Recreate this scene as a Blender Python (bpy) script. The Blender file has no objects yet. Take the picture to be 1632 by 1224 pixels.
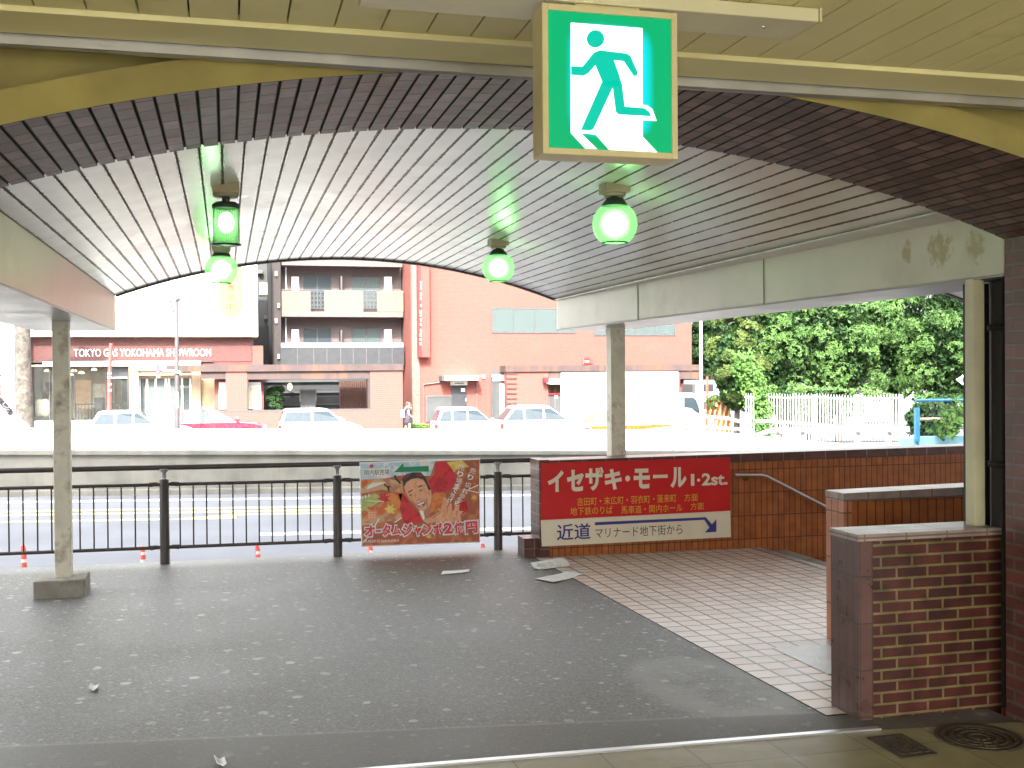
import bpy, bmesh, math, random
from mathutils import Vector, Matrix
random.seed(7)
S = bpy.context.scene
COL = S.collection

# ------------------------------------------------------------------ camera, sky, sun, exposure
FOC, YAW, PITCH, ROLL, EYE = 1758.64, .2541, .0097, -.0079, 1.7
F = Vector((math.sin(YAW)*math.cos(PITCH), math.cos(YAW)*math.cos(PITCH), -math.sin(PITCH)))
R0 = Vector((math.cos(YAW), -math.sin(YAW), 0)); U0 = R0.cross(F)
R = R0*math.cos(ROLL)+U0*math.sin(ROLL); U = U0*math.cos(ROLL)-R0*math.sin(ROLL)
cd = bpy.data.cameras.new('camera'); cam = bpy.data.objects.new('camera', cd); COL.objects.link(cam)
cam.matrix_world = Matrix(((R.x, U.x, -F.x, 0), (R.y, U.y, -F.y, 0), (R.z, U.z, -F.z, EYE), (0, 0, 0, 1)))
cd.sensor_width = 36; cd.lens = 36*FOC/1632; cd.clip_start = .05; cd.clip_end = 2000
S.camera = cam
SUN_DIR = Vector((-.30, -1, .92)).normalized()          # towards the sun: behind the camera
w = bpy.data.worlds.new('World'); S.world = w; w.use_nodes = True
nt = w.node_tree; bg = nt.nodes['Background']
sky = nt.nodes.new('ShaderNodeTexSky'); sky.sky_type = 'NISHITA'; sky.sun_disc = False
sky.sun_elevation = math.asin(SUN_DIR.z); sky.sun_rotation = math.atan2(SUN_DIR.x, SUN_DIR.y)
sky.dust_density = 6.0; sky.air_density = 1.6
hz = nt.nodes.new('ShaderNodeHueSaturation'); hz.inputs['Saturation'].default_value = .16   # white summer haze
nt.links.new(sky.outputs[0], hz.inputs['Color']); nt.links.new(hz.outputs[0], bg.inputs[0]); bg.inputs[1].default_value = .15
sd = bpy.data.lights.new('sun', 'SUN'); sd.energy = 2.2; sd.angle = math.radians(.5); sd.color = (1, .95, .87)
so = bpy.data.objects.new('sun', sd); COL.objects.link(so); so.rotation_euler = (-SUN_DIR).to_track_quat('-Z', 'Y').to_euler()
S.view_settings.view_transform = 'Standard'; S.view_settings.look = 'None'; S.view_settings.gamma = 1
S.view_settings.exposure = 2.8
EX = 2**S.view_settings.exposure
S.cycles.max_bounces = 10; S.cycles.diffuse_bounces = 6; S.cycles.glossy_bounces = 4; S.cycles.transparent_max_bounces = 12
S.cycles.use_denoising = True; S.cycles.sample_clamp_indirect = 8

def ray(px, py): return F+R*((px-816)/FOC)+U*((612-py)/FOC)
def at(px, py, Y):
    d = ray(px, py); return Vector((0, 0, EYE))+d*(Y/d.y)
def atx(px, py, X):
    d = ray(px, py); return Vector((0, 0, EYE))+d*(X/d.x)
def gz(x, y): return -.0061*(x-1)-.0126*(y-4.7)          # the paving falls gently towards the street
def gnd(px, py):
    z = 0
    for _ in range(25):
        d = ray(px, py); p = Vector((0, 0, EYE))+d*((z-EYE)/d.z); z = gz(p.x, p.y)
    return p
def zs(x): return -1.4-.022*x                             # street level

# ------------------------------------------------------------------ mesh helper
class MB:
    def __init__(s): s.v = []; s.f = []; s.m = []; s.uv = []; s.sm = []
    def face(s, pts, mi=0, uv=None, smooth=False):
        b = len(s.v); s.v += [tuple(p) for p in pts]; s.f.append(tuple(range(b, b+len(pts)))); s.m.append(mi); s.uv.append(uv); s.sm.append(smooth)
    def mesh(s, verts, faces, mi=0, smooth=False):
        b = len(s.v); s.v += [tuple(p) for p in verts]
        for f in faces: s.f.append(tuple(b+i for i in f)); s.m.append(mi); s.uv.append(None); s.sm.append(smooth)
        return s
    def box(s, x0, x1, y0, y1, z0, z1, mi=0):
        v = [(x, y, z) for z in (z0, z1) for y in (y0, y1) for x in (x0, x1)]
        return s.mesh(v, [(0, 2, 3, 1), (4, 5, 7, 6), (0, 1, 5, 4), (2, 6, 7, 3), (0, 4, 6, 2), (1, 3, 7, 5)], mi)
    def prism(s, pts, y0, y1, mi=0):                       # (x,z) outline extruded along y
        n = len(pts); a = sum(pts[i][0]*pts[(i+1) % n][1]-pts[(i+1) % n][0]*pts[i][1] for i in range(n))
        if a < 0: pts = pts[::-1]
        v = [(x, y0, z) for x, z in pts]+[(x, y1, z) for x, z in pts]
        return s.mesh(v, [tuple(range(n)), tuple(range(2*n-1, n-1, -1))]+[(i, n+i, n+(i+1) % n, (i+1) % n) for i in range(n)], mi)
    def plate(s, pts, z0, z1, mi=0):                       # (x,y) outline extruded along z
        n = len(pts); a = sum(pts[i][0]*pts[(i+1) % n][1]-pts[(i+1) % n][0]*pts[i][1] for i in range(n))
        if a < 0: pts = pts[::-1]
        f0 = z0 if callable(z0) else (lambda x, y: z0); f1 = z1 if callable(z1) else (lambda x, y: z1)
        v = [(x, y, f0(x, y)) for x, y in pts]+[(x, y, f1(x, y)) for x, y in pts]
        return s.mesh(v, [tuple(range(n-1, -1, -1)), tuple(range(n, 2*n))]+[(i, (i+1) % n, n+(i+1) % n, n+i) for i in range(n)], mi)
    def tube(s, path, r, n=10, mi=0, cap=True):
        path = [Vector(p) for p in path]; rr = r if isinstance(r, (list, tuple)) else [r]*len(path); V = []; prev = None
        for i, p in enumerate(path):
            t = ((path[min(i+1, len(path)-1)]-path[max(i-1, 0)])).normalized()
            a = Vector((0, 0, 1)) if abs(t.z) < .95 else Vector((1, 0, 0))
            if prev is not None: a = prev
            u = (a-t*a.dot(t)).normalized(); prev = u; q = t.cross(u)
            V += [p+(u*math.cos(2*math.pi*k/n)+q*math.sin(2*math.pi*k/n))*rr[i] for k in range(n)]
        fs = [(i*n+k, i*n+(k+1) % n, (i+1)*n+(k+1) % n, (i+1)*n+k) for i in range(len(path)-1) for k in range(n)]
        s.mesh(V, fs, mi, True)
        if cap: s.mesh([V[k] for k in range(n)], [tuple(range(n-1, -1, -1))], mi); s.mesh(V[-n:], [tuple(range(n))], mi)
        return s
    def lathe(s, c, prof, n=24, mi=0, smooth=True):        # (r,z) profile round the z axis at c
        V = [(c[0]+r*math.cos(2*math.pi*k/n), c[1]+r*math.sin(2*math.pi*k/n), c[2]+z) for r, z in prof for k in range(n)]
        fs = [(i*n+k, i*n+(k+1) % n, (i+1)*n+(k+1) % n, (i+1)*n+k) for i in range(len(prof)-1) for k in range(n)]
        return s.mesh(V, fs, mi, smooth)
    def build(s, name, mats, parent=None, bevel=0, label=None):
        me = bpy.data.meshes.new(name); o = bpy.data.objects.new(name, me); COL.objects.link(o)
        off = Vector((0, 0, 0))
        if parent is not None:
            o.parent = parent; q = parent
            while q: off += q.location; q = q.parent
        me.from_pydata([(v[0]-off.x, v[1]-off.y, v[2]-off.z) for v in s.v], [], s.f)
        for m in (mats if isinstance(mats, (list, tuple)) else [mats]): me.materials.append(m)
        me.polygons.foreach_set('material_index', s.m); me.polygons.foreach_set('use_smooth', s.sm)
        ul = me.uv_layers.new(name='UVMap').data; k = 0
        for p, uv in zip(me.polygons, s.uv):
            nx, ny, nz = (abs(c) for c in p.normal)
            for j, vi in enumerate(p.vertices):
                if uv: ul[k].uv = uv[j]
                else:
                    x, y, z = s.v[vi]
                    ul[k].uv = (x, z) if ny >= nx and ny >= nz else ((y, z) if nx >= nz else (x, y))
                k += 1
        if bevel:
            b = o.modifiers.new('bevel', 'BEVEL'); b.width = bevel; b.segments = 2; b.limit_method = 'ANGLE'; b.angle_limit = .6
        if label: o['label'] = label
        return o
def tag(o, label=None, cat=None, group=None, kind=None):
    if label: o['label'] = label
    if cat: o['category'] = cat
    if group: o['group'] = group
    if kind: o['kind'] = kind
    return o
def thing(name, label, cat, loc=(0, 0, 0), group=None):
    o = bpy.data.objects.new(name, None); COL.objects.link(o); o.location = loc; o.empty_display_size = .1
    return tag(o, label, cat, group)
def Box(name, m, parent, x0, x1, y0, y1, z0, z1, bevel=0, label=None):
    return MB().box(x0, x1, y0, y1, z0, z1).build(name, m, parent, bevel, label)
def copy_tree(o, parent=None):
    c = o.copy(); COL.objects.link(c)
    if parent: c.parent = parent
    for ch in [x for x in COL.objects if x.parent == o]: copy_tree(ch, c)
    return c
def prect(px0, px1, py0, py1, Y):                          # pixel rectangle -> x0,x1,z0,z1 on the plane Y
    my, mx = (py0+py1)/2, (px0+px1)/2
    return at(px0, my, Y).x, at(px1, my, Y).x, at(mx, py1, Y).z, at(mx, py0, Y).z
def PBox(name, m, parent, px0, px1, py0, py1, Y, depth, bevel=0, label=None):   # box whose front lies on plane Y
    x0, x1, z0, z1 = prect(px0, px1, py0, py1, Y); return Box(name, m, parent, x0, x1, Y, Y+depth, z0, z1, bevel, label)
def text(body, name, m, parent, x0, x1, z0, z1, Y, bold=0., thick=.002, rot=0., res=4):
    c = bpy.data.curves.new(name, 'FONT'); c.body = body; c.offset = bold; c.resolution_u = res
    t = bpy.data.objects.new(name, c); COL.objects.link(t); bpy.context.view_layer.update()
    me = bpy.data.meshes.new_from_object(t.evaluated_get(bpy.context.evaluated_depsgraph_get()))
    COL.objects.unlink(t); bpy.data.objects.remove(t)
    xs = [v.co.x for v in me.vertices]; ys = [v.co.y for v in me.vertices]
    ax, bx, ay, by = min(xs), max(xs), min(ys), max(ys)
    off = Vector((0, 0, 0)); q = parent
    while q: off += q.location; q = q.parent
    cx, cz = (x0+x1)/2, (z0+z1)/2; cs, sn = math.cos(rot), math.sin(rot)
    for v in me.vertices:
        lx = ((v.co.x-ax)/(bx-ax)-.5)*(x1-x0); lz = ((v.co.y-ay)/max(by-ay, 1e-6)-.5)*(z1-z0)
        v.co = Vector((cx+lx*cs-lz*sn, Y, cz+lx*sn+lz*cs))-off
    me.materials.clear(); me.materials.append(m)
    o = bpy.data.objects.new(name, me); COL.objects.link(o); o.parent = parent
    return o

# ------------------------------------------------------------------ materials
def M(name, col, rough=.6, var=.15, nscale=6., bump=.0, bscale=60., metal=0., spec=.5, stain=None, stain_scale=1.5, stain_cut=(.52, .66), streak=False):
    m = bpy.data.materials.new(name); m.use_nodes = True; t = m.node_tree; N = t.nodes; L = t.links; b = N['Principled BSDF']
    b.inputs['Roughness'].default_value = rough; b.inputs['Metallic'].default_value = metal; b.inputs['Specular IOR Level'].default_value = spec
    g = N.new('ShaderNodeNewGeometry')
    n = N.new('ShaderNodeTexNoise'); n.inputs['Scale'].default_value = nscale; n.inputs['Detail'].default_value = 6
    L.new(g.outputs['Position'], n.inputs['Vector'])
    r = N.new('ShaderNodeMapRange'); r.inputs[1].default_value = .3; r.inputs[2].default_value = .7; r.inputs[3].default_value = 1-var; r.inputs[4].default_value = 1+var
    L.new(n.outputs[0], r.inputs[0])
    hs = N.new('ShaderNodeMix'); hs.data_type = 'RGBA'; hs.blend_type = 'MULTIPLY'; hs.inputs[0].default_value = 1
    hs.inputs[6].default_value = (*col, 1); L.new(r.outputs[0], hs.inputs[7]); out = hs.outputs[2]
    if stain:
        n2 = N.new('ShaderNodeTexNoise'); n2.inputs['Scale'].default_value = stain_scale; n2.inputs['Detail'].default_value = 8; n2.inputs['Roughness'].default_value = .65
        if streak:
            mp = N.new('ShaderNodeMapping'); mp.inputs['Scale'].default_value = (1, 1, .12); L.new(g.outputs['Position'], mp.inputs[0]); L.new(mp.outputs[0], n2.inputs['Vector'])
        else: L.new(g.outputs['Position'], n2.inputs['Vector'])
        r2 = N.new('ShaderNodeMapRange'); r2.inputs[1].default_value = stain_cut[0]; r2.inputs[2].default_value = stain_cut[1]; L.new(n2.outputs[0], r2.inputs[0])
        mx = N.new('ShaderNodeMix'); mx.data_type = 'RGBA'; L.new(r2.outputs[0], mx.inputs[0]); L.new(out, mx.inputs[6]); mx.inputs[7].default_value = (*stain, 1); out = mx.outputs[2]
    L.new(out, b.inputs['Base Color'])
    rr = N.new('ShaderNodeMapRange'); rr.inputs[3].default_value = max(.03, rough-.08); rr.inputs[4].default_value = min(1, rough+.12); L.new(n.outputs[0], rr.inputs[0]); L.new(rr.outputs[0], b.inputs['Roughness'])
    if bump:
        n3 = N.new('ShaderNodeTexNoise'); n3.inputs['Scale'].default_value = bscale; n3.inputs['Detail'].default_value = 4; L.new(g.outputs['Position'], n3.inputs['Vector'])
        bp = N.new('ShaderNodeBump'); bp.inputs['Strength'].default_value = bump; bp.inputs['Distance'].default_value = .01; L.new(n3.outputs[0], bp.inputs['Height']); L.new(bp.outputs[0], b.inputs['Normal'])
    return m
def BR(name, c1, c2, mortar, bw, rh, ms, rough=.55, offset=.5, swap=False, var=.25, bump=.5, stain=None, stain_cut=(.55, .72), stain_scale=1.2, shift=(0, 0), smooth=.1, spec=.4):
    m = bpy.data.materials.new(name); m.use_nodes = True; t = m.node_tree; N = t.nodes; L = t.links; b = N['Principled BSDF']
    uv = N.new('ShaderNodeUVMap'); mp = N.new('ShaderNodeMapping'); L.new(uv.outputs[0], mp.inputs[0])
    mp.inputs['Location'].default_value = (*shift, 0)
    if swap: mp.inputs['Rotation'].default_value = (0, 0, math.pi/2)
    br = N.new('ShaderNodeTexBrick'); br.offset = offset; L.new(mp.outputs[0], br.inputs['Vector'])
    for k, val in (('Scale', 1), ('Mortar Size', ms), ('Mortar Smooth', smooth), ('Bias', 0), ('Brick Width', bw), ('Row Height', rh)): br.inputs[k].default_value = val
    br.inputs['Color1'].default_value = (*c1, 1); br.inputs['Color2'].default_value = (*c2, 1); br.inputs['Mortar'].default_value = (*mortar, 1)
    g = N.new('ShaderNodeNewGeometry'); n = N.new('ShaderNodeTexNoise'); n.inputs['Scale'].default_value = 9; n.inputs['Detail'].default_value = 8; L.new(g.outputs['Position'], n.inputs['Vector'])
    r = N.new('ShaderNodeMapRange'); r.inputs[1].default_value = .3; r.inputs[2].default_value = .7; r.inputs[3].default_value = 1-var; r.inputs[4].default_value = 1+var; L.new(n.outputs[0], r.inputs[0])
    hs = N.new('ShaderNodeMix'); hs.data_type = 'RGBA'; hs.blend_type = 'MULTIPLY'; hs.inputs[0].default_value = 1; L.new(br.outputs['Color'], hs.inputs[6]); L.new(r.outputs[0], hs.inputs[7]); out = hs.outputs[2]
    if stain:
        n2 = N.new('ShaderNodeTexNoise'); n2.inputs['Scale'].default_value = stain_scale; n2.inputs['Detail'].default_value = 9; n2.inputs['Roughness'].default_value = .7; L.new(g.outputs['Position'], n2.inputs['Vector'])
        r2 = N.new('ShaderNodeMapRange'); r2.inputs[1].default_value = stain_cut[0]; r2.inputs[2].default_value = stain_cut[1]; L.new(n2.outputs[0], r2.inputs[0])
        mx = N.new('ShaderNodeMix'); mx.data_type = 'RGBA'; L.new(r2.outputs[0], mx.inputs[0]); L.new(out, mx.inputs[6]); mx.inputs[7].default_value = (*stain, 1); out = mx.outputs[2]
    L.new(out, b.inputs['Base Color']); b.inputs['Specular IOR Level'].default_value = spec
    rr = N.new('ShaderNodeMapRange'); rr.inputs[3].default_value = rough-.1; rr.inputs[4].default_value = min(1, rough+.15); L.new(n.outputs[0], rr.inputs[0]); L.new(rr.outputs[0], b.inputs['Roughness'])
    inv = N.new('ShaderNodeMath'); inv.operation = 'SUBTRACT'; inv.inputs[0].default_value = 1; L.new(br.outputs['Fac'], inv.inputs[1])
    ad = N.new('ShaderNodeMath'); ad.operation = 'MULTIPLY_ADD'; L.new(n.outputs[0], ad.inputs[0]); ad.inputs[1].default_value = .35; L.new(inv.outputs[0], ad.inputs[2])
    bp = N.new('ShaderNodeBump'); bp.inputs['Strength'].default_value = bump; bp.inputs['Distance'].default_value = .006; L.new(ad.outputs[0], bp.inputs['Height']); L.new(bp.outputs[0], b.inputs['Normal'])
    return m
def EM(name, col, strength):
    m = bpy.data.materials.new(name); m.use_nodes = True; t = m.node_tree; b = t.nodes['Principled BSDF']
    b.inputs['Base Color'].default_value = (*[c*.06 for c in col], 1); b.inputs['Specular IOR Level'].default_value = .2; b.inputs['Emission Color'].default_value = (*col, 1); b.inputs['Emission Strength'].default_value = strength; b.inputs['Roughness'].default_value = .3
    return m
def GLASS(name, tint, alpha, rough=.05):                   # window glass: part mirror, part clear
    m = bpy.data.materials.new(name); m.use_nodes = True; t = m.node_tree; N = t.nodes; L = t.links; b = N['Principled BSDF']
    b.inputs['Base Color'].default_value = (*tint, 1); b.inputs['Roughness'].default_value = rough; b.inputs['Specular IOR Level'].default_value = .8
    tr = N.new('ShaderNodeBsdfTransparent'); tr.inputs[0].default_value = (*[min(1, .75+.25*c) for c in tint], 1)
    mx = N.new('ShaderNodeMixShader'); mx.inputs[0].default_value = alpha; L.new(tr.outputs[0], mx.inputs[1]); L.new(b.outputs[0], mx.inputs[2]); L.new(mx.outputs[0], N['Material Output'].inputs[0])
    return m
def asphalt():
    m = M('asphalt', (.104, .099, .085), rough=.52, var=.32, nscale=1.3, spec=.6); t = m.node_tree; N = t.nodes; L = t.links; b = N['Principled BSDF']
    src = b.inputs['Base Color'].links[0].from_socket
    g = N.new('ShaderNodeNewGeometry'); P = g.outputs['Position']
    def mix(fac, col, src):
        x = N.new('ShaderNodeMix'); x.data_type = 'RGBA'; L.new(fac, x.inputs[0]); L.new(src, x.inputs[6]); x.inputs[7].default_value = (*col, 1); return x.outputs[2]
    def math_(op, a, b_, c=None):
        x = N.new('ShaderNodeMath'); x.operation = op
        for i, q in enumerate((a, b_, c)):
            if q is None: continue
            if isinstance(q, (int, float)): x.inputs[i].default_value = q
            else: L.new(q, x.inputs[i])
        return x.outputs[0]
    def rng(v, a, b_, lo=0, hi=1):
        x = N.new('ShaderNodeMapRange'); x.inputs[1].default_value = a; x.inputs[2].default_value = b_; x.inputs[3].default_value = lo; x.inputs[4].default_value = hi; L.new(v, x.inputs[0]); return x.outputs[0]
    # coarse aggregate
    v = N.new('ShaderNodeTexVoronoi'); v.inputs['Scale'].default_value = 95; L.new(P, v.inputs['Vector'])
    ag = N.new('ShaderNodeSeparateColor'); L.new(v.outputs['Color'], ag.inputs[0])
    src = mix(math_('MULTIPLY', rng(ag.outputs[0], .55, 1), .55), (.30, .29, .265), src); src = mix(math_('MULTIPLY', rng(ag.outputs[1], .6, 1), .75), (.03, .03, .028), src)
    # flattened chewing gum: one blob per voronoi cell, random size, wobbly edge
    wob = N.new('ShaderNodeTexNoise'); wob.inputs['Scale'].default_value = 45; L.new(P, wob.inputs['Vector'])
    dense = N.new('ShaderNodeTexNoise'); dense.inputs['Scale'].default_value = .55; L.new(P, dense.inputs['Vector'])
    for sc, rad, keep, st in ((5.5, .20, .55, .85), (9.5, .18, .6, .75), (16, .14, .5, .6)):
        v = N.new('ShaderNodeTexVoronoi'); v.inputs['Scale'].default_value = sc; v.inputs['Randomness'].default_value = 1; v.voronoi_dimensions = '2D'; L.new(P, v.inputs['Vector'])
        sp = N.new('ShaderNodeSeparateColor'); L.new(v.outputs['Color'], sp.inputs[0])
        rr = math_('MULTIPLY', rng(sp.outputs[0], 1-keep, 1), rad)
        d = math_('MULTIPLY_ADD', wob.outputs[0], .22, v.outputs['Distance'])
        k = rng(math_('SUBTRACT', math_('ADD', rr, .095), d), 0, .02)
        k = math_('MULTIPLY', k, math_('GREATER_THAN', sp.outputs[0], 1-keep)); k = math_('MULTIPLY', k, rng(dense.outputs[0], .36, .5, .35, 1))
        src = mix(math_('MULTIPLY', k, rng(sp.outputs[1], 0, 1, st*.55, st)), (.47, .46, .43), src)
    sx = N.new('ShaderNodeSeparateXYZ'); L.new(P, sx.inputs[0])
    big = N.new('ShaderNodeTexNoise'); big.inputs['Scale'].default_value = 5; big.inputs['Detail'].default_value = 9; big.inputs['Roughness'].default_value = .75; L.new(P, big.inputs['Vector'])
    # pale cement smear beside the tiles
    ex = math_('DIVIDE', math_('SUBTRACT', sx.outputs[0], 2.55), .34); ey = math_('DIVIDE', math_('SUBTRACT', sx.outputs[1], 5.55), .62)
    rad2 = math_('ADD', math_('MULTIPLY', ex, ex), math_('MULTIPLY', ey, ey)); rad2 = math_('MULTIPLY_ADD', big.outputs[0], 1.5, rad2)
    ring = math_('MULTIPLY', rng(rad2, .7, 1.5), rng(rad2, 2.3, 1.7)); fill = math_('MULTIPLY', rng(rad2, 1.9, 1.5), rng(big.outputs[0], .42, .6))
    src = mix(math_('MULTIPLY', ring, .55), (.27, .265, .25), src); src = mix(math_('MULTIPLY', fill, .35), (.26, .255, .24), src)
    # trowelled apron in front of the threshold and its joint
    jy = math_('MULTIPLY_ADD', sx.outputs[0], .135, sx.outputs[1])
    src = mix(math_('MULTIPLY', rng(math_('ABSOLUTE', math_('SUBTRACT', jy, 5.35), 0), .022, .006), .45), (.26, .255, .24), src)
    src = mix(math_('MULTIPLY', rng(jy, 5.36, 5.32), .7), (.078, .072, .056), src)
    src = mix(math_('MULTIPLY', rng(sx.outputs[1], 10.55, 10.75), .45), (.28, .27, .25), src)
    L.new(src, b.inputs['Base Color'])
    hv = math_('MULTIPLY_ADD', v.outputs['Distance'], .1, ag.outputs[0])
    bp = N.new('ShaderNodeBump'); bp.inputs['Strength'].default_value = .35; bp.inputs['Distance'].default_value = .004; L.new(ag.outputs[0], bp.inputs['Height']); L.new(bp.outputs[0], b.inputs['Normal'])
    return m
m_asph = asphalt()
m_cream = M('yellow_cast_cream', (.72, .685, .38), rough=.5, var=.1, nscale=1.5, stain=(.40, .34, .13), stain_cut=(.56, .8))  # cream paint with the indoor lamps' yellow-green cast mixed into its colour
m_plaster = M('yellow_cast_plaster', (.29, .25, .08), rough=.75, var=.22, nscale=3, bump=.25, bscale=30, stain=(.22, .18, .06), stain_cut=(.53, .75))  # plaster colour carries the same yellow cast of the indoor light
m_sofbrick = BR('soffit_brick', (.085, .042, .035), (.175, .112, .10), (.018, .013, .012), .135, .1, .006, rough=.42, swap=True, offset=.5, var=.55, bump=.6, stain=(.22, .17, .155), stain_cut=(.60, .85), stain_scale=6, smooth=.2, spec=.3)
m_pierbrick = BR('pier_brick', (.135, .045, .036), (.10, .036, .03), (.11, .09, .07), .20, .065, .007, rough=.4, var=.35, bump=.8)
m_lowbrick = BR('low_wall_brick', (.075, .019, .013), (.045, .013, .010), (.145, .112, .048), .174, .0560, .0065, rough=.38, var=.4, bump=.8, shift=(.02, .0))
m_glazed = BR('brown_glazed_tile', (.12, .06, .052), (.095, .048, .042), (.05, .038, .03), .068, .23, .004, rough=.28, offset=0, var=.2, bump=.5)
m_captile = BR('dark_coping_tile', (.115, .05, .042), (.085, .04, .035), (.20, .16, .13), .24, .11, .005, rough=.3, offset=0, var=.25, bump=.5)
m_orange = BR('orange_wall_tile', (.36, .112, .027), (.29, .085, .02), (.10, .036, .014), .0635, .235, .005, rough=.42, offset=0, var=.22, bump=.6)
m_tile = BR('landing_tile', (.66, .545, .46), (.56, .455, .385), (.045, .034, .028), .152, .152, .009, rough=.36, spec=.5, offset=0, var=.12, bump=.25, stain=(.24, .20, .175), stain_cut=(.56, .78), stain_scale=1.6, shift=(.024, 0))
m_floor = BR('concourse_floor_tile', (.27, .235, .13), (.23, .20, .112), (.13, .11, .06), .40, .40, .004, rough=.42, offset=0, var=.18, bump=.3, stain=(.2, .17, .1), stain_cut=(.58, .8))
def vault_mat():
    m = M('vault_panel', (.72, .705, .65), rough=.20, var=.07, nscale=2.5, spec=.6, bump=.05, bscale=5)
    t = m.node_tree; N = t.nodes; L = t.links; b = N['Principled BSDF']; src = b.inputs['Base Color'].links[0].from_socket
    uv = N.new('ShaderNodeUVMap'); s = N.new('ShaderNodeSeparateXYZ'); L.new(uv.outputs[0], s.inputs[0])
    def mth(op, a, b_):
        x = N.new('ShaderNodeMath'); x.operation = op
        for i, q in enumerate((a, b_)):
            if isinstance(q, (int, float)): x.inputs[i].default_value = q
            else: L.new(q, x.inputs[i])
        return x.outputs[0]
    fr = mth('ABSOLUTE', mth('SUBTRACT', s.outputs[0], .5), 0)          # 0 in the middle of a panel, .5 on its edge
    g = N.new('ShaderNodeNewGeometry'); n = N.new('ShaderNodeTexNoise'); n.inputs['Scale'].default_value = 16; n.inputs['Detail'].default_value = 10; n.inputs['Roughness'].default_value = .8; L.new(g.outputs['Position'], n.inputs['Vector'])
    n2 = N.new('ShaderNodeTexNoise'); n2.inputs['Scale'].default_value = 1.1; L.new(g.outputs['Position'], n2.inputs['Vector'])
    e = mth('ADD', mth('ADD', fr, mth('MULTIPLY', mth('SUBTRACT', n.outputs[0], .5), .30)), mth('MULTIPLY', mth('SUBTRACT', n2.outputs[0], .5), .12))
    r = N.new('ShaderNodeMapRange'); r.inputs[1].default_value = .445; r.inputs[2].default_value = .485; L.new(e, r.inputs[0])
    mx = N.new('ShaderNodeMix'); mx.data_type = 'RGBA'; L.new(r.outputs[0], mx.inputs[0]); L.new(src, mx.inputs[6]); mx.inputs[7].default_value = (.20, .165, .12, 1)
    L.new(mx.outputs[2], b.inputs['Base Color'])
    return m
m_vault = vault_mat(); m_vaultp = M('vault_filler', (.55, .53, .48), rough=.3)
m_groove = M('dark_gap', (.05, .042, .034), rough=.9)
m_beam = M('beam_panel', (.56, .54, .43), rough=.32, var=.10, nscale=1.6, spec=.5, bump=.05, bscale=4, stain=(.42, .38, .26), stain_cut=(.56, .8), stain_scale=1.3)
def mould(m):                                               # brown mould patches near the pier end of the right beam
    t = m.node_tree; N = t.nodes; L = t.links; b = N['Principled BSDF']; src = b.inputs['Base Color'].links[0].from_socket
    g = N.new('ShaderNodeNewGeometry'); s_ = N.new('ShaderNodeSeparateXYZ'); L.new(g.outputs['Position'], s_.inputs[0])
    def mth(op, *q):
        x = N.new('ShaderNodeMath'); x.operation = op
        for i, v in enumerate(q):
            if isinstance(v, (int, float)): x.inputs[i].default_value = v
            else: L.new(v, x.inputs[i])
        return x.outputs[0]
    n = N.new('ShaderNodeTexNoise'); n.inputs['Scale'].default_value = 24; n.inputs['Detail'].default_value = 6; n.inputs['Roughness'].default_value = .6; L.new(g.outputs['Position'], n.inputs['Vector']); tot = None
    for cx, cy, rx, ry in MOULD:
        dx = mth('DIVIDE', mth('SUBTRACT', s_.outputs[1], cx), rx); dy = mth('DIVIDE', mth('SUBTRACT', s_.outputs[2], cy), ry); d = mth('ADD', mth('MULTIPLY', dx, dx), mth('MULTIPLY', dy, dy)); d = mth('MULTIPLY_ADD', n.outputs[0], 3.4, d)
        r = N.new('ShaderNodeMapRange'); r.inputs[1].default_value = 2.6; r.inputs[2].default_value = 1.9; L.new(d, r.inputs[0]); tot = r.outputs[0] if tot is None else mth('MAXIMUM', tot, r.outputs[0])
    tot = mth('MULTIPLY', tot, mth('GREATER_THAN', s_.outputs[0], 3)); x = N.new('ShaderNodeMix'); x.data_type = 'RGBA'; L.new(mth('MULTIPLY', tot, .75), x.inputs[0]); L.new(src, x.inputs[6]); x.inputs[7].default_value = (.33, .24, .085, 1); L.new(x.outputs[2], b.inputs['Base Color'])
MOULD = [(c_.y, c_.z, r_*c_.y/FOC*1.5, h_*c_.y/FOC) for c_, r_, h_ in ((atx(1438, 401, 3.66), 11, 27), (atx(1492, 396, 3.68), 26, 36), (atx(1552, 392, 3.70), 19, 34))]
mould(m_beam)
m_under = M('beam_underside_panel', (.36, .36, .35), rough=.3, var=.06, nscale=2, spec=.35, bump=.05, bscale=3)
m_trim = M('dark_edge_trim', (.075, .055, .06), rough=.5)
m_col = M('column_paint', (.70, .675, .56), rough=.55, var=.2, nscale=4, bump=.15, bscale=25, stain=(.25, .20, .14), stain_cut=(.52, .68), stain_scale=4)
m_conc = M('rough_concrete', (.33, .31, .27), rough=.85, var=.3, nscale=5, bump=.5, bscale=50, stain=(.15, .14, .12), stain_cut=(.5, .72), stain_scale=5)
m_conc2 = M('weathered_parapet', (.15, .147, .13), rough=.9, var=.22, nscale=1.5, bump=.3, bscale=9, stain=(.20, .19, .165), stain_cut=(.5, .7), stain_scale=1.2, streak=True)
m_white = M('white_concrete', (.74, .74, .71), rough=.8, var=.1, nscale=1.0, stain=(.45, .44, .40), stain_cut=(.58, .76), stain_scale=.8, streak=True)
m_rail = M('dark_brown_railing', (.055, .042, .038), rough=.38, var=.25, nscale=9)
m_steel = M('galvanised_steel', (.55, .56, .57), rough=.3, metal=.9, var=.1)
m_iron = M('cast_iron', (.075, .062, .042), rough=.5, var=.3, nscale=30, metal=.4)
m_plate = M('checker_plate', (.50, .50, .49), rough=.38, metal=.5, bump=.5, bscale=90)
m_black = M('black_paint', (.016, .014, .013), rough=.55, var=.3)
m_lampm = M('dark_green_lamp_metal', (.02, .045, .035), rough=.4)
m_mountc = M('beam_bead', (.20, .18, .14), rough=.6)
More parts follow.
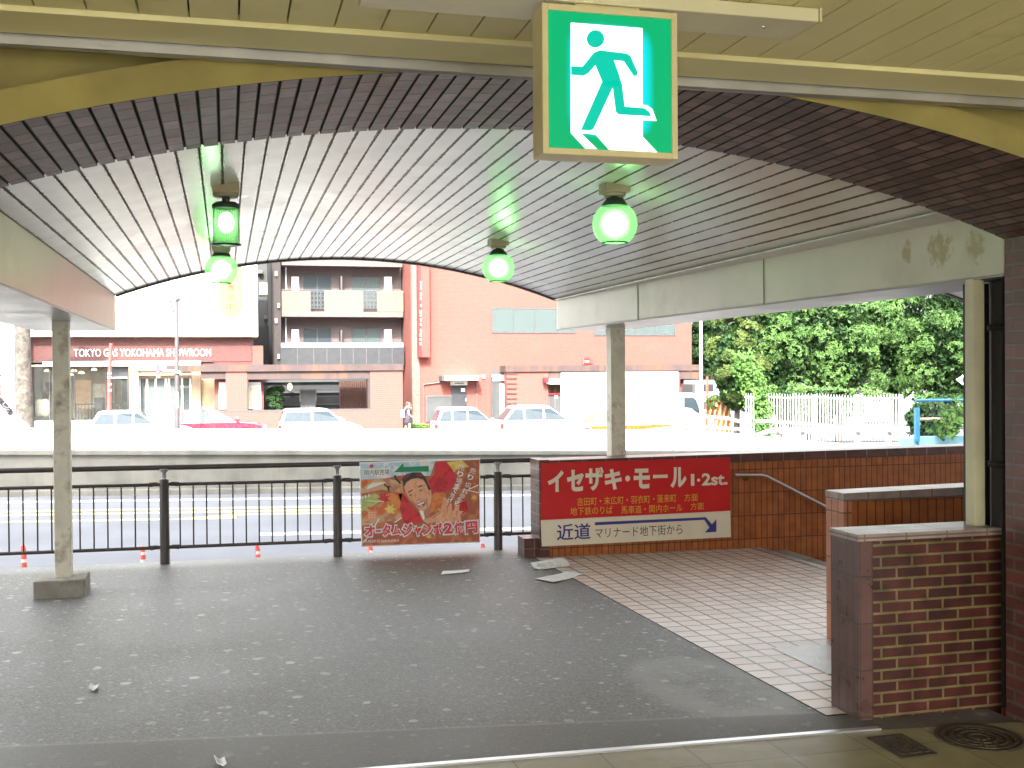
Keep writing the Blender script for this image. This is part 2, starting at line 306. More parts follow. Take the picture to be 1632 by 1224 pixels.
m_mount = M('lamp_mount_cream', (.42, .38, .26), rough=.6)

# ------------------------------------------------------------------ setting: ground, roads, landing
def structure(o): o['kind'] = 'structure'; return o
TX = 2.872                                                   # edge between asphalt and tiles
b = MB(); b.face([(-30, 4.68, gz(-30, 4.68)), (TX, 4.68, gz(TX, 4.68)), (TX, 11.02, gz(TX, 11.02)), (-30, 11.02, gz(-30, 11.02))])
b.face([(TX, 4.55, gz(TX, 4.55)), (3.72, 4.55, gz(3.72, 4.55)), (3.72, 4.9, gz(3.72, 4.9)), (TX, 4.9, gz(TX, 4.9))])
b.face([(TX, 10.23, gz(TX, 10.23)), (40, 10.23, gz(40, 10.23)), (40, 11.02, gz(40, 11.02)), (TX, 11.02, gz(TX, 11.02))])
structure(b.build('walkway', m_asph))
b = MB(); b.face([(-30, 11.021, gz(-30, 11)), (40, 11.021, gz(40, 11)), (40, 11.021, -2.6), (-30, 11.021, -1.2)]); b.face([(-30, 11.021, -.2), (-30, 11.021, -1.2), (-30, 4, -1.2), (-30, 4, 0)])
structure(b.build('retaining_wall', m_conc))
SX = 5.235                                                   # first stair edge
b = MB(); b.face([(TX, 4.90, gz(TX, 4.9)+.004), (SX, 4.90, gz(SX, 4.9)+.004), (SX, 10.225, gz(SX, 10.2)+.004), (TX, 10.225, gz(TX, 10.2)+.004)])
structure(b.build('tiled_landing', m_tile))
b = MB(); b.face([(-7, -5, 0), (9, -5, 0), (9, 4.55, gz(9, 4.55)+.003), (3.72, 4.55, gz(3.72, 4.55)+.003), (3.0, 4.62, gz(3, 4.6)+.003), (-7, 4.92, gz(-7, 4.9)+.003)])
structure(b.build('concourse_floor', m_floor))
m_street = M('street_asphalt', (.155, .163, .185), rough=.8, var=.14, nscale=.6, bump=.4, bscale=25)
b = MB()
for x0, x1 in ((-300, -60), (-60, 60), (60, 300)):
    for y0, y1 in ((11.0, 30), (30, 75), (75, 400)): b.face([(x0, y0, zs(max(-60, min(60, x0)))), (x1, y0, zs(max(-60, min(60, x1)))), (x1, y1, zs(max(-60, min(60, x1)))), (x0, y1, zs(max(-60, min(60, x0))))])
structure(b.build('street', m_street))
b = MB(); b.face([(-300, -300, -.02), (300, -300, -.02), (300, -5, -.02), (-300, -5, -.02)]); b.face([(-300, -5, -.02), (-15, -5, -.02), (-15, 4.679, .05), (-300, 4.679, .05)]); structure(b.build('bounce_forecourt', M('bounce_paving', (.18, .168, .145), rough=.8)))  # unseen sunlit ground added behind the camera to bounce light indoors
m_lw = M('white_road_paint', (.78, .78, .76), rough=.7, var=.12, nscale=6); m_ly = M('yellow_road_paint', (.72, .58, .22), rough=.7, var=.12, nscale=6)
def stripe(name, m, x0, x1, y0, y1, dz=.006): b = MB(); b.face([(x0, y0, zs(x0)+dz), (x1, y0, zs(x1)+dz), (x1, y1, zs(x1)+dz), (x0, y1, zs(x0)+dz)]); return structure(b.build(name, m))
stripe('white_lane_line', m_lw, -12, 30, 28.3, 28.7); stripe('yellow_lane_line', m_ly, -12, 3.3, 26.45, 26.75); stripe('yellow_lane_line', m_ly, -12, 3.3, 25.75, 26.05)
stripe('yellow_lane_line', m_ly, -12, -1.3, 24.6, 24.85); stripe('yellow_lane_line', m_ly, .2, 3.3, 25.2, 25.45)
b = MB(); b.face([(-1.3, 24.6, zs(-1.3)+.006), (.2, 24.6, zs(.2)+.006), (.2, 25.5, zs(.2)+.006)]); structure(b.build('yellow_taper_marking', m_ly))
stripe('white_edge_line', m_lw, .6, 12, 21.9, 22.3)

# ------------------------------------------------------------------ station building: ceiling, brick arch, pier, mass above
AXC, AZC, AR = 1.30, -4.445, 7.206                           # brick arch circle in the x-z plane
YN, YF = 3.74, 4.66
PX = 3.725
st = thing('station_building', 'station building with low cream ceiling, brown brick arch and brick pier', 'station', (0, 4, 0))
ang = lambda x: math.acos((x-AXC)/AR)
XL = 2*AXC-PX
N_ = 96; a0, a1 = ang(PX), ang(XL)
b = MB(); T = lambda c, d: (AXC+(AR+d)*math.cos(c), AZC+(AR+d)*math.sin(c))
nr = round(AR*(a1-a0)/.068); dr_ = (a1-a0)/nr; gp = .0052/AR
for i in range(nr):
    p, q = a0+dr_*i+gp, a0+dr_*(i+1)-gp; P_, Q_, P1, Q1 = T(p, 0), T(q, 0), T(p, .010), T(q, .010); u0, u1 = i*.1+.002, i*.1+.098
    b.face([(P_[0], YN, P_[1]), (P_[0], YF, P_[1]), (Q_[0], YF, Q_[1]), (Q_[0], YN, Q_[1])], 0, [(u0, YN), (u0, YF), (u1, YF), (u1, YN)])
    b.face([(P_[0], YN, P_[1]), (P1[0], YN, P1[1]), (P1[0], YF, P1[1]), (P_[0], YF, P_[1])], 1); b.face([(Q_[0], YF, Q_[1]), (Q1[0], YF, Q1[1]), (Q1[0], YN, Q1[1]), (Q_[0], YN, Q_[1])], 1)
    b.face([(P_[0], YF, P_[1]), (P1[0], YF, P1[1]), (Q1[0], YF, Q1[1]), (Q_[0], YF, Q_[1])], 0)
for i in range(N_):
    p, q = a0+(a1-a0)*i/N_, a0+(a1-a0)*(i+1)/N_; P_, Q_, t0, t1 = T(p, .010), T(q, .010), T(p, .17), T(q, .17)
    b.face([(P_[0], YN, P_[1]), (P_[0], YF-.004, P_[1]), (Q_[0], YF-.004, Q_[1]), (Q_[0], YN, Q_[1])], 1)
    b.face([(P_[0], YF-.004, P_[1]), (t0[0], YF-.004, t0[1]), (t1[0], YF-.004, t1[1]), (Q_[0], YF-.004, Q_[1])], 1)
b.build('brick_arch_soffit', [m_sofbrick, m_groove], st)
# plaster band round the near edge and the recessed spandrel above it
b = MB(); b2 = MB()
for i in range(N_):
    p, q = a0+(a1-a0)*i/N_, a0+(a1-a0)*(i+1)/N_
    T = lambda c, d: (AXC+(AR+d)*math.cos(c), AZC+(AR+d)*math.sin(c))
    p0, q0, p1, q1 = T(p, 0), T(q, 0), T(p, .105), T(q, .105)
    b.face([(p0[0], YN-.004, p0[1]), (q0[0], YN-.004, q0[1]), (q1[0], YN-.004, q1[1]), (p1[0], YN-.004, p1[1])])
    b.face([(p1[0], YN-.004, p1[1]), (q1[0], YN-.004, q1[1]), (q1[0], YN+.125, q1[1]), (p1[0], YN+.125, p1[1])])
    b2.face([(p1[0], YN+.12, p1[1]-.02), (q1[0], YN+.12, q1[1]-.02), (q1[0], YN+.12, 3.2), (p1[0], YN+.12, 3.2)])
b.build('plaster_arch_band', m_plaster, st); b2.build('plaster_spandrel', m_plaster, st)
Box('brick_pier', m_pierbrick, st, PX, 6.5, YN, YF, -.2, 2.998)
Box('end_wall', m_pierbrick, st, -7, XL-2.8, YF-.3, YF-.02, -.2, 2.998); Box('end_wall', m_pierbrick, st, 6.5, 9, YF-.3, YF-.02, -.2, 2.998)
Box('brick_pier', m_pierbrick, st, XL-2.8, XL, YN, YF, -.2, 2.998)
# ceiling of the concourse: boards with dark joints
b = MB(); x = -6.93; k = 0
while x < 9:
    b.box(x, x+.1365, -5, 3.43, 2.768, 2.79); x += .1425
b.build('ceiling_boards', m_cream, st)
Box('ceiling_backing', m_groove, st, -7, 9, -5, 3.74, 2.795, 2.99)
Box('ceiling_border_strip', m_cream, st, -7, 9, 3.436, 3.655, 2.752, 2.79, .003)
Box('shutter_slot', m_groove, st, -7, 9, 3.66, 3.735, 2.76, 2.792)
b = MB().tube([(-7, 3.70, 2.738), (9, 3.70, 2.738)], .021, 10); b.box(-7, 9, 3.668, 3.676, 2.722, 2.758); b.build('shutter_rail', m_steel, st)
Box('concourse_wall', m_pierbrick, st, -7.3, -7, -5, 4.66, -.3, 2.99); Box('concourse_wall', m_pierbrick, st, 9, 9.3, -5, 4.66, -.3, 2.99)
m_tower = M('station_render', (.66, .64, .59), rough=.8)
Box('upper_storeys', m_tower, st, -15, 70, -5, YF+.002, 3.0, 25.5)
Box('ground_storey', m_tower, st, -15, -7.302, -5, YF-.01, -1.8, 2.998); Box('ground_storey', m_tower, st, 9.302, 70, -5, YF-.01, -2.6, 2.998)
b = MB()
for i in range(N_):                                          # street face above the arch, closed behind the canopy
    p, q = a0+(a1-a0)*i/N_, a0+(a1-a0)*(i+1)/N_
    T = lambda c: (AXC+(AR+.15)*math.cos(c), AZC+(AR+.15)*math.sin(c))
    p1, q1 = T(p), T(q); b.face([(p1[0], YF-.01, p1[1]), (q1[0], YF-.01, q1[1]), (q1[0], YF-.01, 3.1), (p1[0], YF-.01, 3.1)])
b.build('street_face', m_tower, st); b = MB()
b.face([(6.5, YF-.01, -.5), (9.3, YF-.01, -.5), (9.3, YF-.01, 3.1), (6.5, YF-.01, 3.1)]); b.build('street_face', m_tower, st); b = MB(); b.face([(-7.3, YF-.01, -.5), (XL-2.8, YF-.01, -.5), (XL-2.8, YF-.01, 3.1), (-7.3, YF-.01, 3.1)])
b.build('street_face', m_tower, st)

# threshold strip, manhole, drain, plate
b = MB(); b.plate([(-7, 4.92), (3.0, 4.62), (3.0, 4.655), (-7, 4.955)], lambda x, y: gz(x, y)-.02, lambda x, y: gz(x, y)+.012)
tag(b.build('threshold_strip', m_steel), 'bright metal strip where the tiled concourse floor meets the asphalt', 'metal strip')
def manhole():
    c = (3.37, 4.40); z = gz(*c)+.003; r = .165
    t = thing('manhole_cover', 'round iron manhole cover in the floor beside the brick pier', 'manhole cover', (c[0], c[1], z))
    MB().lathe((c[0], c[1], z), [(r+.035, -.01), (r+.035, .004), (r+.006, .005), (r+.005, -.01)], 40).build('rim', m_iron, t)
    b = MB().lathe((c[0], c[1], z), [(.0005, .003), (r, .003), (r, -.01)], 40)
    for q in (.035, .075, .115, .15): b.lathe((c[0], c[1], z), [(q, .003), (q+.002, .008), (q+.014, .008), (q+.016, .003)], 40)
    for k in range(12):
        a = k*math.pi/6; ca, sa = math.cos(a), math.sin(a)
        b.mesh([(c[0]+ca*u-sa*w_, c[1]+sa*u+ca*w_, z+h) for u, w_, h in ((.05, -.006, .0075), (.15, -.006, .0075), (.15, .006, .0075), (.05, .006, .0075))], [(0, 1, 2, 3)])
    b.build('lid', m_iron, t)
manhole()
def drain():
    q = [(2.862, 4.525), (3.05, 4.535), (3.04, 4.25), (2.852, 4.24)]; z = gz(2.95, 4.4)+.004
    t = thing('drain_cover', 'rectangular iron drain cover in the floor beside the round manhole', 'drain cover', (2.95, 4.39, z))
    MB().plate(q, z-.01, z+.004).build('frame', m_iron, t)
    b = MB()
    for i in range(7):
        for j in range(9):
            u, v = (i+.5)/7*.8+.1, (j+.5)/9*.8+.1; x = 2.857+.188*u; y = 4.245+.285*v
            b.box(x-.007, x+.007, y-.009, y+.009, z+.004, z+.008)
    b.build('stud_plate', m_iron, t)
drain()
b = MB(); b.plate([(3.285, 5.58), (3.66, 5.60), (3.66, 6.225), (3.285, 6.235)], lambda x, y: gz(x, y)-.01, lambda x, y: gz(x, y)+.010)
tag(b.build('floor_plate', m_plate), 'pale metal plate let into the tiled floor beside the low brick wall', 'floor plate')

# ------------------------------------------------------------------ arched canopy
CY = 11.43
BLX, BRX = -1.034, 3.473
zbL, zbR, ztp = 2.142, 2.160, 2.495
VX = (BLX+BRX)/2; half = (BRX-BLX)/2; sag = 2.901-ztp; VR = (half*half+sag*sag)/(2*sag); VZ = 2.901-VR
ca = thing('arched_canopy', 'white barrel vaulted canopy of glossy ribbed panels on thin posts over the walkway', 'canopy', (VX, 8, 0))
va = math.asin(half/VR); L_ = 2*va*VR; n = round(L_/.108); da = 2*va/n; gap = .0052/VR
b = MB()
for i in range(n):
    p, q = -va+i*da+gap, -va+(i+1)*da-gap
    pts = []
    for k in range(4):
        a = p+(q-p)*k/3; pts.append((VX+VR*math.sin(a), VZ+VR*math.cos(a)))
    ys = [4.64+(CY-4.64)*k/6 for k in range(7)]
    for j in range(6):
        for k in range(3):
            b.face([(pts[k][0], ys[j], pts[k][1]), (pts[k][0], ys[j+1], pts[k][1]), (pts[k+1][0], ys[j+1], pts[k+1][1]), (pts[k+1][0], ys[j], pts[k+1][1])], 0, [(k/3, ys[j]), (k/3, ys[j+1]), ((k+1)/3, ys[j+1]), ((k+1)/3, ys[j])])
        for a, kk in ((p, 0), (q, 1)):
            x0, z0, x1, z1 = VX+VR*math.sin(a), VZ+VR*math.cos(a), VX+(VR+.006)*math.sin(a), VZ+(VR+.006)*math.cos(a)
            b.face([(x0, ys[j], z0), (x0, ys[j+1], z0), (x1, ys[j+1], z1), (x1, ys[j], z1)], 0, [(kk, 0)]*4)
b.build('vault_panels', m_vault, ca)
def arc_slab(r0, r1, y0, y1, name, m, a=va, n=48, vx=None):
    vx = VX if vx is None else vx; b = MB(); ring = lambda r, y: [(vx+r*math.sin(-a+2*a*i/n), y, VZ+r*math.cos(-a+2*a*i/n)) for i in range(n+1)]
    A, B, C_, D = ring(r0, y0), ring(r0, y1), ring(r1, y0), ring(r1, y1); V = A+B+C_+D; k = n+1
    f = []
    for i in range(n): f += [(i, k+i, k+i+1, i+1), (2*k+i, 2*k+i+1, 3*k+i+1, 3*k+i), (i, i+1, 2*k+i+1, 2*k+i), (k+i, 3*k+i, 3*k+i+1, k+i+1)]
    f += [(0, 2*k, 3*k, k), (k-1, 2*k-1, 4*k-1, 3*k-1)]
    return b.mesh(V, f).build(name, m, ca)
arc_slab(VR+.0063, VR+.14, 4.67, CY-.002, 'roof', M('rusty_backing', (.17, .135, .10), rough=.9, var=.3))
arc_slab(VR-.018, VR+.16, CY, CY+.05, 'edge_trim', m_trim)
BW = .72
VX2 = VX+2*half+BW                                           # the next bay of the canopy, over the stairs
arc_slab(VR, VR+.14, 7.6, CY-.002, 'roof', m_vaultp, vx=VX2); arc_slab(VR-.018, VR+.16, CY, CY+.05, 'edge_trim', m_trim, vx=VX2)
Box('beam', m_beam, ca, VX2+half, VX2+half+.6, 7.6, CY, zbR, ztp+.02, .004)
for side, xi, zb in ((-1, BLX, zbL), (1, BRX, zbR)):
    xo = xi+side*BW; xa, xb = min(xi, xo), max(xi, xo)
    yb = 4.665
    fl = .245 if side > 0 else 0                             # the inner face flares a little towards the pier
    xin = lambda y: xi+fl*(CY-y)/(CY-yb)
    MB().plate([(xin(yb), yb), (xin(CY), CY), (xo, CY), (xo, yb)], zb+.012, ztp+.02).build('beam', m_beam, ca, .004)
    if fl: MB().plate([(xin(yb)+.01, yb), (xi+.01, CY), (xi-.03, CY), (xi-.03, yb)], ztp-.014, ztp-.004).build('beam_filler', m_vaultp, ca)
    # underside panels with open joints
    for k in range(5):
        y0 = yb+k*(CY-yb)/5; 
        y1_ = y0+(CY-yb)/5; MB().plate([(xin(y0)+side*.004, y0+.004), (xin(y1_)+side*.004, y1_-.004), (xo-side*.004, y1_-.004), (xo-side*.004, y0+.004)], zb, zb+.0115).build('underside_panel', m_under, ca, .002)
    MB().plate([(xin(yb)-.004, yb), (xin(CY)-.004, CY-.003), (xin(CY)+.006, CY-.003), (xin(yb)+.006, yb)], ztp-.002, ztp+.010).build('beam_cap_strip', m_mountc, ca)
    def yjoint(px):
        lo, hi = 5, 11.4
        for _ in range(40):
            m_ = (lo+hi)/2; lo, hi = (m_, hi) if at(px, 470, m_).x < xin(m_) else (lo, m_)
        return lo
    for yj in (yjoint(1017), yjoint(1218)) if side > 0 else (): Box('panel_joint', m_mountc, ca, xin(yj)-.003*side-.003, xin(yj)-.003*side+.003, yj-.002, yj+.002, zb+.004, ztp-.006)
    MB().prism([(xi, ztp), (xi+side*BW, ztp+.02), (xi+side*BW, ztp+.3), (xi-side*.25, ztp+.3), (xi-side*.25, ztp+.14)], yb+.01, CY-.004).build('roof_edge', m_groove, ca)
XcL = (at(84, 700, 9.5).x+at(115, 700, 9.5).x)/2; w_ = .062
lc = Box('column', m_col, ca, XcL-w_, XcL+w_, 9.5-w_, 9.5+w_, gz(XcL, 9.5)+.13, zbL+.006, .006)
b = MB().box(-1.479, -1.096, 9.31, 9.70, -.25, gz(-1.3, 9.5)+.142); b.build('column_footing', m_conc, ca, .012)
xr0, xr1 = at(974, 600, 10.66).x, at(997, 600, 10.66).x
Box('column', m_col, ca, xr0, xr1, 10.66, 10.66+xr1-xr0, -.2, zbR+.006, .006)
Box('column', M('post_paint', (.56, .54, .36), rough=.5, var=.12, nscale=5, stain=(.36, .32, .18), stain_cut=(.58, .75)), ca, 3.712, 3.780, 4.88, 4.948, .80, zbR+.006, .004)
# dark downpipe beside the pier
t = thing('downpipe', 'black downpipe in the dark gap between the cream post and the brick pier', 'pipe', (3.84, 4.95, 0))
b = MB().tube([(3.86, 4.86, -.02), (3.86, 4.86, 2.15)], .055, 16); b.build('pipe', m_black, t)
for z in (.5, 1.2, 1.9): MB().lathe((3.86, 4.86, z), [(.056, 0), (.066, 0), (.066, .03), (.056, .03)], 16).build('pipe_bracket', m_black, t)
tag(Box('gap_shadow_sheet', m_black, None, 3.80, 6.5, 5.02, 5.08, -.1, zbR-.006), 'black sheet added behind the downpipe for the shadow in the gap', 'panel')  # black sheet stands for the darkness deep in the gap

# ------------------------------------------------------------------ tiled walls round the stairs
WY = 10.23
sw = thing('tiled_wall', 'long low orange tiled wall with a dark coping behind the red and white sign', 'wall', (2.92, 10.4, -.08))
def slopez(z0, z1): return lambda x, y: z0+(z1-z0)*(x-2.92)/(7.7-2.92)
b = MB(); b.plate([(3.02, WY), (10, WY), (10, WY+.30), (3.02, WY+.30)], -2.5, slopez(.765, .80)); b.build('tile_facing', m_orange, sw)
b = MB(); b.plate([(3.02, WY-.006), (10, WY-.006), (10, WY+.306), (3.02, WY+.306)], slopez(.765, .80), slopez(.855, .885)); b.build('coping', m_captile, sw, .004)
Box('end_pier', m_captile, sw, 2.918, 3.02, WY-.012, WY+.312, -.2, .862, .004)
Box('end_footing', m_captile, sw, 2.78, 2.918, WY+.05, WY+.30, -.2, .10, .004)
# handrail on the wall
hr = thing('handrail', 'thin metal handrail sloping down the orange tiled wall above the stairs', 'handrail', (4.7, 10.2, .6))
p = [at(1172, 757, WY-.07), at(1218, 757, WY-.07), at(1313, 806, WY-.07)]; d = p[2]-p[1]; p.append(p[2]+d*1.6)
MB().tube([p[0], p[0]+(p[1]-p[0])*.9, p[1]+d*.04, p[2], p[3]], .017, 10).build('rail', m_steel, hr)
for q in (p[0]+(p[1]-p[0])*.4, p[2]+d*.4): MB().tube([q, q+Vector((0, 0, -.05)), q+Vector((0, .072, -.05))], .009, 8).build('bracket', m_iron, hr)
# stairs going down to the right
sv = MB()
for k in range(11):
    x0 = SX+.30*k; sv.box(x0, x0+.32, 6.45, WY-.003, -3, gz(SX, 8)-.165*(k+.4))
structure(sv.build('stairs', m_conc))
b = MB()
for y0, y1 in ((6.5, 7.4), (7.4, 8.3), (8.3, 9.2), (9.2, 10.2)): b.face([(SX-.07, y0, gz(SX, y0)+.009), (SX-.002, y0, gz(SX, y0)+.009), (SX-.002, y1, gz(SX, y1)+.009), (SX-.07, y1, gz(SX, y1)+.009)])
structure(b.build('stair_nosing', m_plate))
ow = thing('tiled_wall', 'short orange tiled wall with a pale flat top standing behind the low brick wall', 'wall', (3.77, 6.35, 0))
m_orange2 = BR('salmon_end_tile', (.48, .20, .11), (.42, .17, .095), (.15, .07, .04), .0775, .30, .005, rough=.35, offset=0, var=.15, bump=.5, shift=(.0, .1))
b = MB(); b.box(3.83, 9, 6.215, 6.42, -2.5, .872); b.build('tile_facing', m_orange, ow)
Box('end_facing', m_orange2, ow, 3.77, 3.83, 6.21, 6.425, -.2, .874, .003)
m_top = BR('pale_top_tile', (.33, .26, .225), (.28, .22, .195), (.15, .12, .1), .232, .11, .005, rough=.3, offset=0, var=.2)
b = MB(); b.plate([(3.768, 6.208), (9, 6.208), (9, 6.428), (3.768, 6.428)], .874, lambda x, y: .926+.012*(x-3.77)); b.build('coping', m_top, ow, .003)
lw = thing('brick_wall', 'low dark brick wall with pale mortar and a glazed tile end beside the brick pier', 'wall', (2.98, 4.9, 0))
Box('brick_face', m_lowbrick, lw, 3.065, 3.80, 4.79, 5.04, -.1, .862)
Box('tile_end', m_glazed, lw, 2.985, 3.065, 4.784, 5.046, -.1, .862, .004)
b = MB().box(2.98, 3.80, 4.780, 5.05, .8625, .898); b.build('top_tiles', m_top, lw, .004)

# ------------------------------------------------------------------ mall sign on the wall
SY = WY-.022
def P2(px, py): v = at(px, py, SY); return v.x, v.z
m_sred = M('sign_red', (.52, .009, .012), rough=.35, var=.06); m_swhite = M('sign_white', (.68, .62, .49), rough=.4, var=.05)
m_sblue = M('sign_blue', (.03, .035, .22), rough=.4, var=.05); m_syel = M('sign_yellow', (.62, .38, .03), rough=.4, var=.05); m_black2 = M('ink_black', (.03, .028, .05), rough=.5, var=.05)
ms = thing('mall_sign', 'big red and white Japanese direction sign on the long orange tiled wall', 'sign', (3.85, SY, .1))
def quad(name, m, pts, parent, Y, th=.004):
    return MB().prism([(at(x, y, Y).x, at(x, y, Y).z) for x, y in pts], Y, Y+th).build(name, m, parent)
quad('red_panel', m_sred, [(862, 738), (1164, 729), (1164, 814), (862, 829)], ms, SY, .018)
quad('white_panel', m_swhite, [(862, 829.3), (1164, 814.3), (1165, 856), (864, 871)], ms, SY, .018)
def txt(body, px0, px1, py0, py1, Y, m, parent, name='lettering', bold=.02, shear=True, res=4):
    a, c = at(px0, (py0+py1)/2, Y), at(px1, (py0+py1)/2, Y); zm = at((px0+px1)/2, (py0+py1)/2, Y).z; hh = abs(at((px0+px1)/2, py0, Y).z-at((px0+px1)/2, py1, Y).z)
    return text(body, name, m, parent, a.x, c.x, zm-hh/2, zm+hh/2, Y, bold, res=res)
TY = SY-.002
Z7 = lambda zx, zy: (820+zx/3.886, 690+zy/3.886)
chars = [('イ', 205, 305, 232, 365), ('セ', 325, 430, 228, 362), ('ザ', 440, 552, 212, 358), ('キ', 558, 665, 222, 352), ('・', 686, 716, 264, 300), ('モ', 738, 838, 220, 345), ('ー', 858, 948, 258, 280), ('ル', 965, 1065, 212, 338)]
for ch, x0, x1, y0, y1 in chars:
    a, c = Z7(x0, y0), Z7(x1, y1); txt(ch, a[0], c[0], a[1], c[1], TY, m_swhite, ms, bold=.045)
chars2 = [('1', 1092, 1114, 254, 327), ('•', 1130, 1150, 282, 302), ('2st.', 1160, 1320, 248, 324)]
for ch, x0, x1, y0, y1 in chars2: a, c = Z7(x0, y0), Z7(x1, y1); txt(ch, a[0], c[0], a[1], c[1], TY, m_swhite, ms, bold=.03)
for body, x0, x1, y0, y1 in [('吉田町・末広町・羽衣町・蓬来町', 388, 1002, 390, 440), ('方面', 1052, 1135, 376, 422), ('地下鉄のりば', 346, 608, 456, 506), ('馬車道・関内ホール', 660, 1040, 445, 494), ('方面', 1090, 1172, 432, 476)]:
    a, c = Z7(x0, y0), Z7(x1, y1); txt(body, a[0], c[0], a[1], c[1], TY, m_syel, ms, bold=0)
a, c = Z7(262, 562), Z7(472, 662); txt('近道', a[0], c[0], a[1], c[1], TY, m_sblue, ms, bold=.014)
a, c = Z7(500, 576), Z7(1040, 640); txt('マリナード地下街から', a[0], c[0], a[1], c[1], TY, m_black2, ms, bold=0)
b = MB(); Q = lambda zx, zy: (lambda v: (v.x, v.z))(at(*Z7(zx, zy), TY))
b.prism([Q(498, 553), Q(1182, 522), Q(1178, 538), Q(498, 572)], TY, TY+.002)
b.prism([Q(1165, 523), Q(1184, 521), Q(1235, 580), Q(1215, 596)], TY-.0006, TY+.001); b.prism([Q(1250, 535), Q(1250, 612), Q(1180, 617)], TY-.0012, TY+.001); b.build('arrow', m_sblue, ms)

# ------------------------------------------------------------------ exit sign and the fixture it hangs from
XY = 2.90
es = thing('exit_sign', 'square lit green exit sign with a running figure hanging under the ceiling', 'exit sign', (1.045, XY+.05, 2.70))
ex0, ex1, ez0, ez1 = .846, 1.243, 2.300, 2.711
m_hous = M('sign_housing_cream', (.62, .56, .33), rough=.4, var=.06)
b = MB(); fr = .0175
b.box(ex0, ex1, XY+.012, XY+.10, ez0, ez1); b.box(ex0, ex0+fr, XY, XY+.0121, ez0, ez1); b.box(ex1-fr, ex1, XY, XY+.0121, ez0, ez1); b.box(ex0+fr, ex1-fr, XY, XY+.0121, ez0, ez0+fr); b.box(ex0+fr, ex1-fr, XY, XY+.0121, ez1-fr, ez1)
b.build('housing', m_hous, es, .002)
m_eg = EM('exit_green', (.0, .46, .165), 1.05/EX)
def tube_glow(m, c2, k):                                     # the fluorescent tubes behind the panel sit beside the doorway
    t = m.node_tree; N = t.nodes; L = t.links; b = N['Principled BSDF']; g = N.new('ShaderNodeNewGeometry'); s_ = N.new('ShaderNodeSeparateXYZ'); L.new(g.outputs['Position'], s_.inputs[0])
    def mth(op, *q):
        x = N.new('ShaderNodeMath'); x.operation = op
        for i, v in enumerate(q):
            if isinstance(v, (int, float)): x.inputs[i].default_value = v
            else: L.new(v, x.inputs[i])
        return x.outputs[0]
    dx = mth('DIVIDE', mth('SUBTRACT', s_.outputs[0], 1.045), .134); dz = mth('DIVIDE', mth('SUBTRACT', s_.outputs[2], 2.51), .165)
    d = mth('ADD', mth('POWER', mth('ABSOLUTE', dx), 4), mth('POWER', mth('ABSOLUTE', dz), 6)); r = N.new('ShaderNodeMapRange'); r.interpolation_type = 'SMOOTHSTEP'; r.inputs[1].default_value = 1.0; r.inputs[2].default_value = .2; r.inputs[4].default_value = k; L.new(d, r.inputs[0])
    x = N.new('ShaderNodeMix'); x.data_type = 'RGBA'; L.new(r.outputs[0], x.inputs[0]); x.inputs[6].default_value = b.inputs['Emission Color'].default_value; x.inputs[7].default_value = (*c2, 1); L.new(x.outputs[2], b.inputs['Emission Color'])
tube_glow(m_eg, (0, .85, .95), 1)
m_ew = EM('exit_white', (1, 1, .92), 3.2/EX); m_eb = EM('exit_glow_green', (.0, .60, .42), 1.05/EX)
MB().box(ex0+fr, ex1-fr, XY+.006, XY+.012, ez0+fr, ez1-fr).build('green_face', m_eg, es)
def ez(zx, zy): v = at(840+zx/4.708, zy/4.708, XY+.004); return v.x, v.z
b = MB(); b.prism([ez(330, 170), ez(866, 212), ez(868, 1025), ez(330, 995)], XY+.0045, XY+.0062)
b.prism([ez(330, 996), ez(402, 998), ez(525, 1117), ez(440, 1113)], XY+.0045, XY+.0062); b.prism([ez(425, 990), ez(868, 1026), ez(975, 1140), ez(618, 1122), ez(520, 1012)], XY+.0043, XY+.0062)
b.prism([ez(860, 785), ez(905, 792), ez(940, 820), ez(972, 906), ez(860, 900)], XY+.0045, XY+.0062); b.build('doorway', m_ew, es)
b = MB(); cx, cy = 512, 292; b.prism([ez(cx+66*math.cos(t*.1309), cy+66*math.sin(t*.1309)) for t in range(48)], XY+.002, XY+.0042)
for poly in ([(500, 395), (545, 377), (745, 402), (775, 420), (830, 545), (822, 570), (800, 572), (725, 460), (650, 452), (690, 560), (712, 640), (560, 640), (565, 618), (512, 490), (460, 550), (425, 570), (330, 562), (330, 497), (415, 500)],
             [(560, 618), (700, 610), (640, 660), (500, 965), (480, 980), (402, 976)], [(640, 640), (712, 630), (732, 800), (880, 812), (918, 842), (930, 874), (690, 860), (665, 840)]):
    b.prism([ez(*q) for q in poly], XY+.002, XY+.0042); 
b.build('running_figure', m_eb, es)
m_fix = M('fixture_white', (.62, .60, .42), rough=.35, var=.05)
fx = thing('ceiling_fixture', 'long flat white fixture on the ceiling above the exit sign', 'light fixture', (1.0, 3.1, 2.75))
Box('casing', m_fix, fx, .37, 1.70, 2.92, 3.10, 2.726, 2.766, .004); Box('end_cap', m_hous, fx, 1.70, 1.708, 2.915, 3.105, 2.724, 2.767, .002); Box('sign_bracket', m_hous, fx, .95, 1.14, 2.93, 2.98, 2.7112, 2.7255)
for x in (.47, 1.56): MB().lathe((x, 3.0, 2.720), [(.001, 0), (.008, .001), (.008, .006)], 12).build('screw', m_steel, fx)

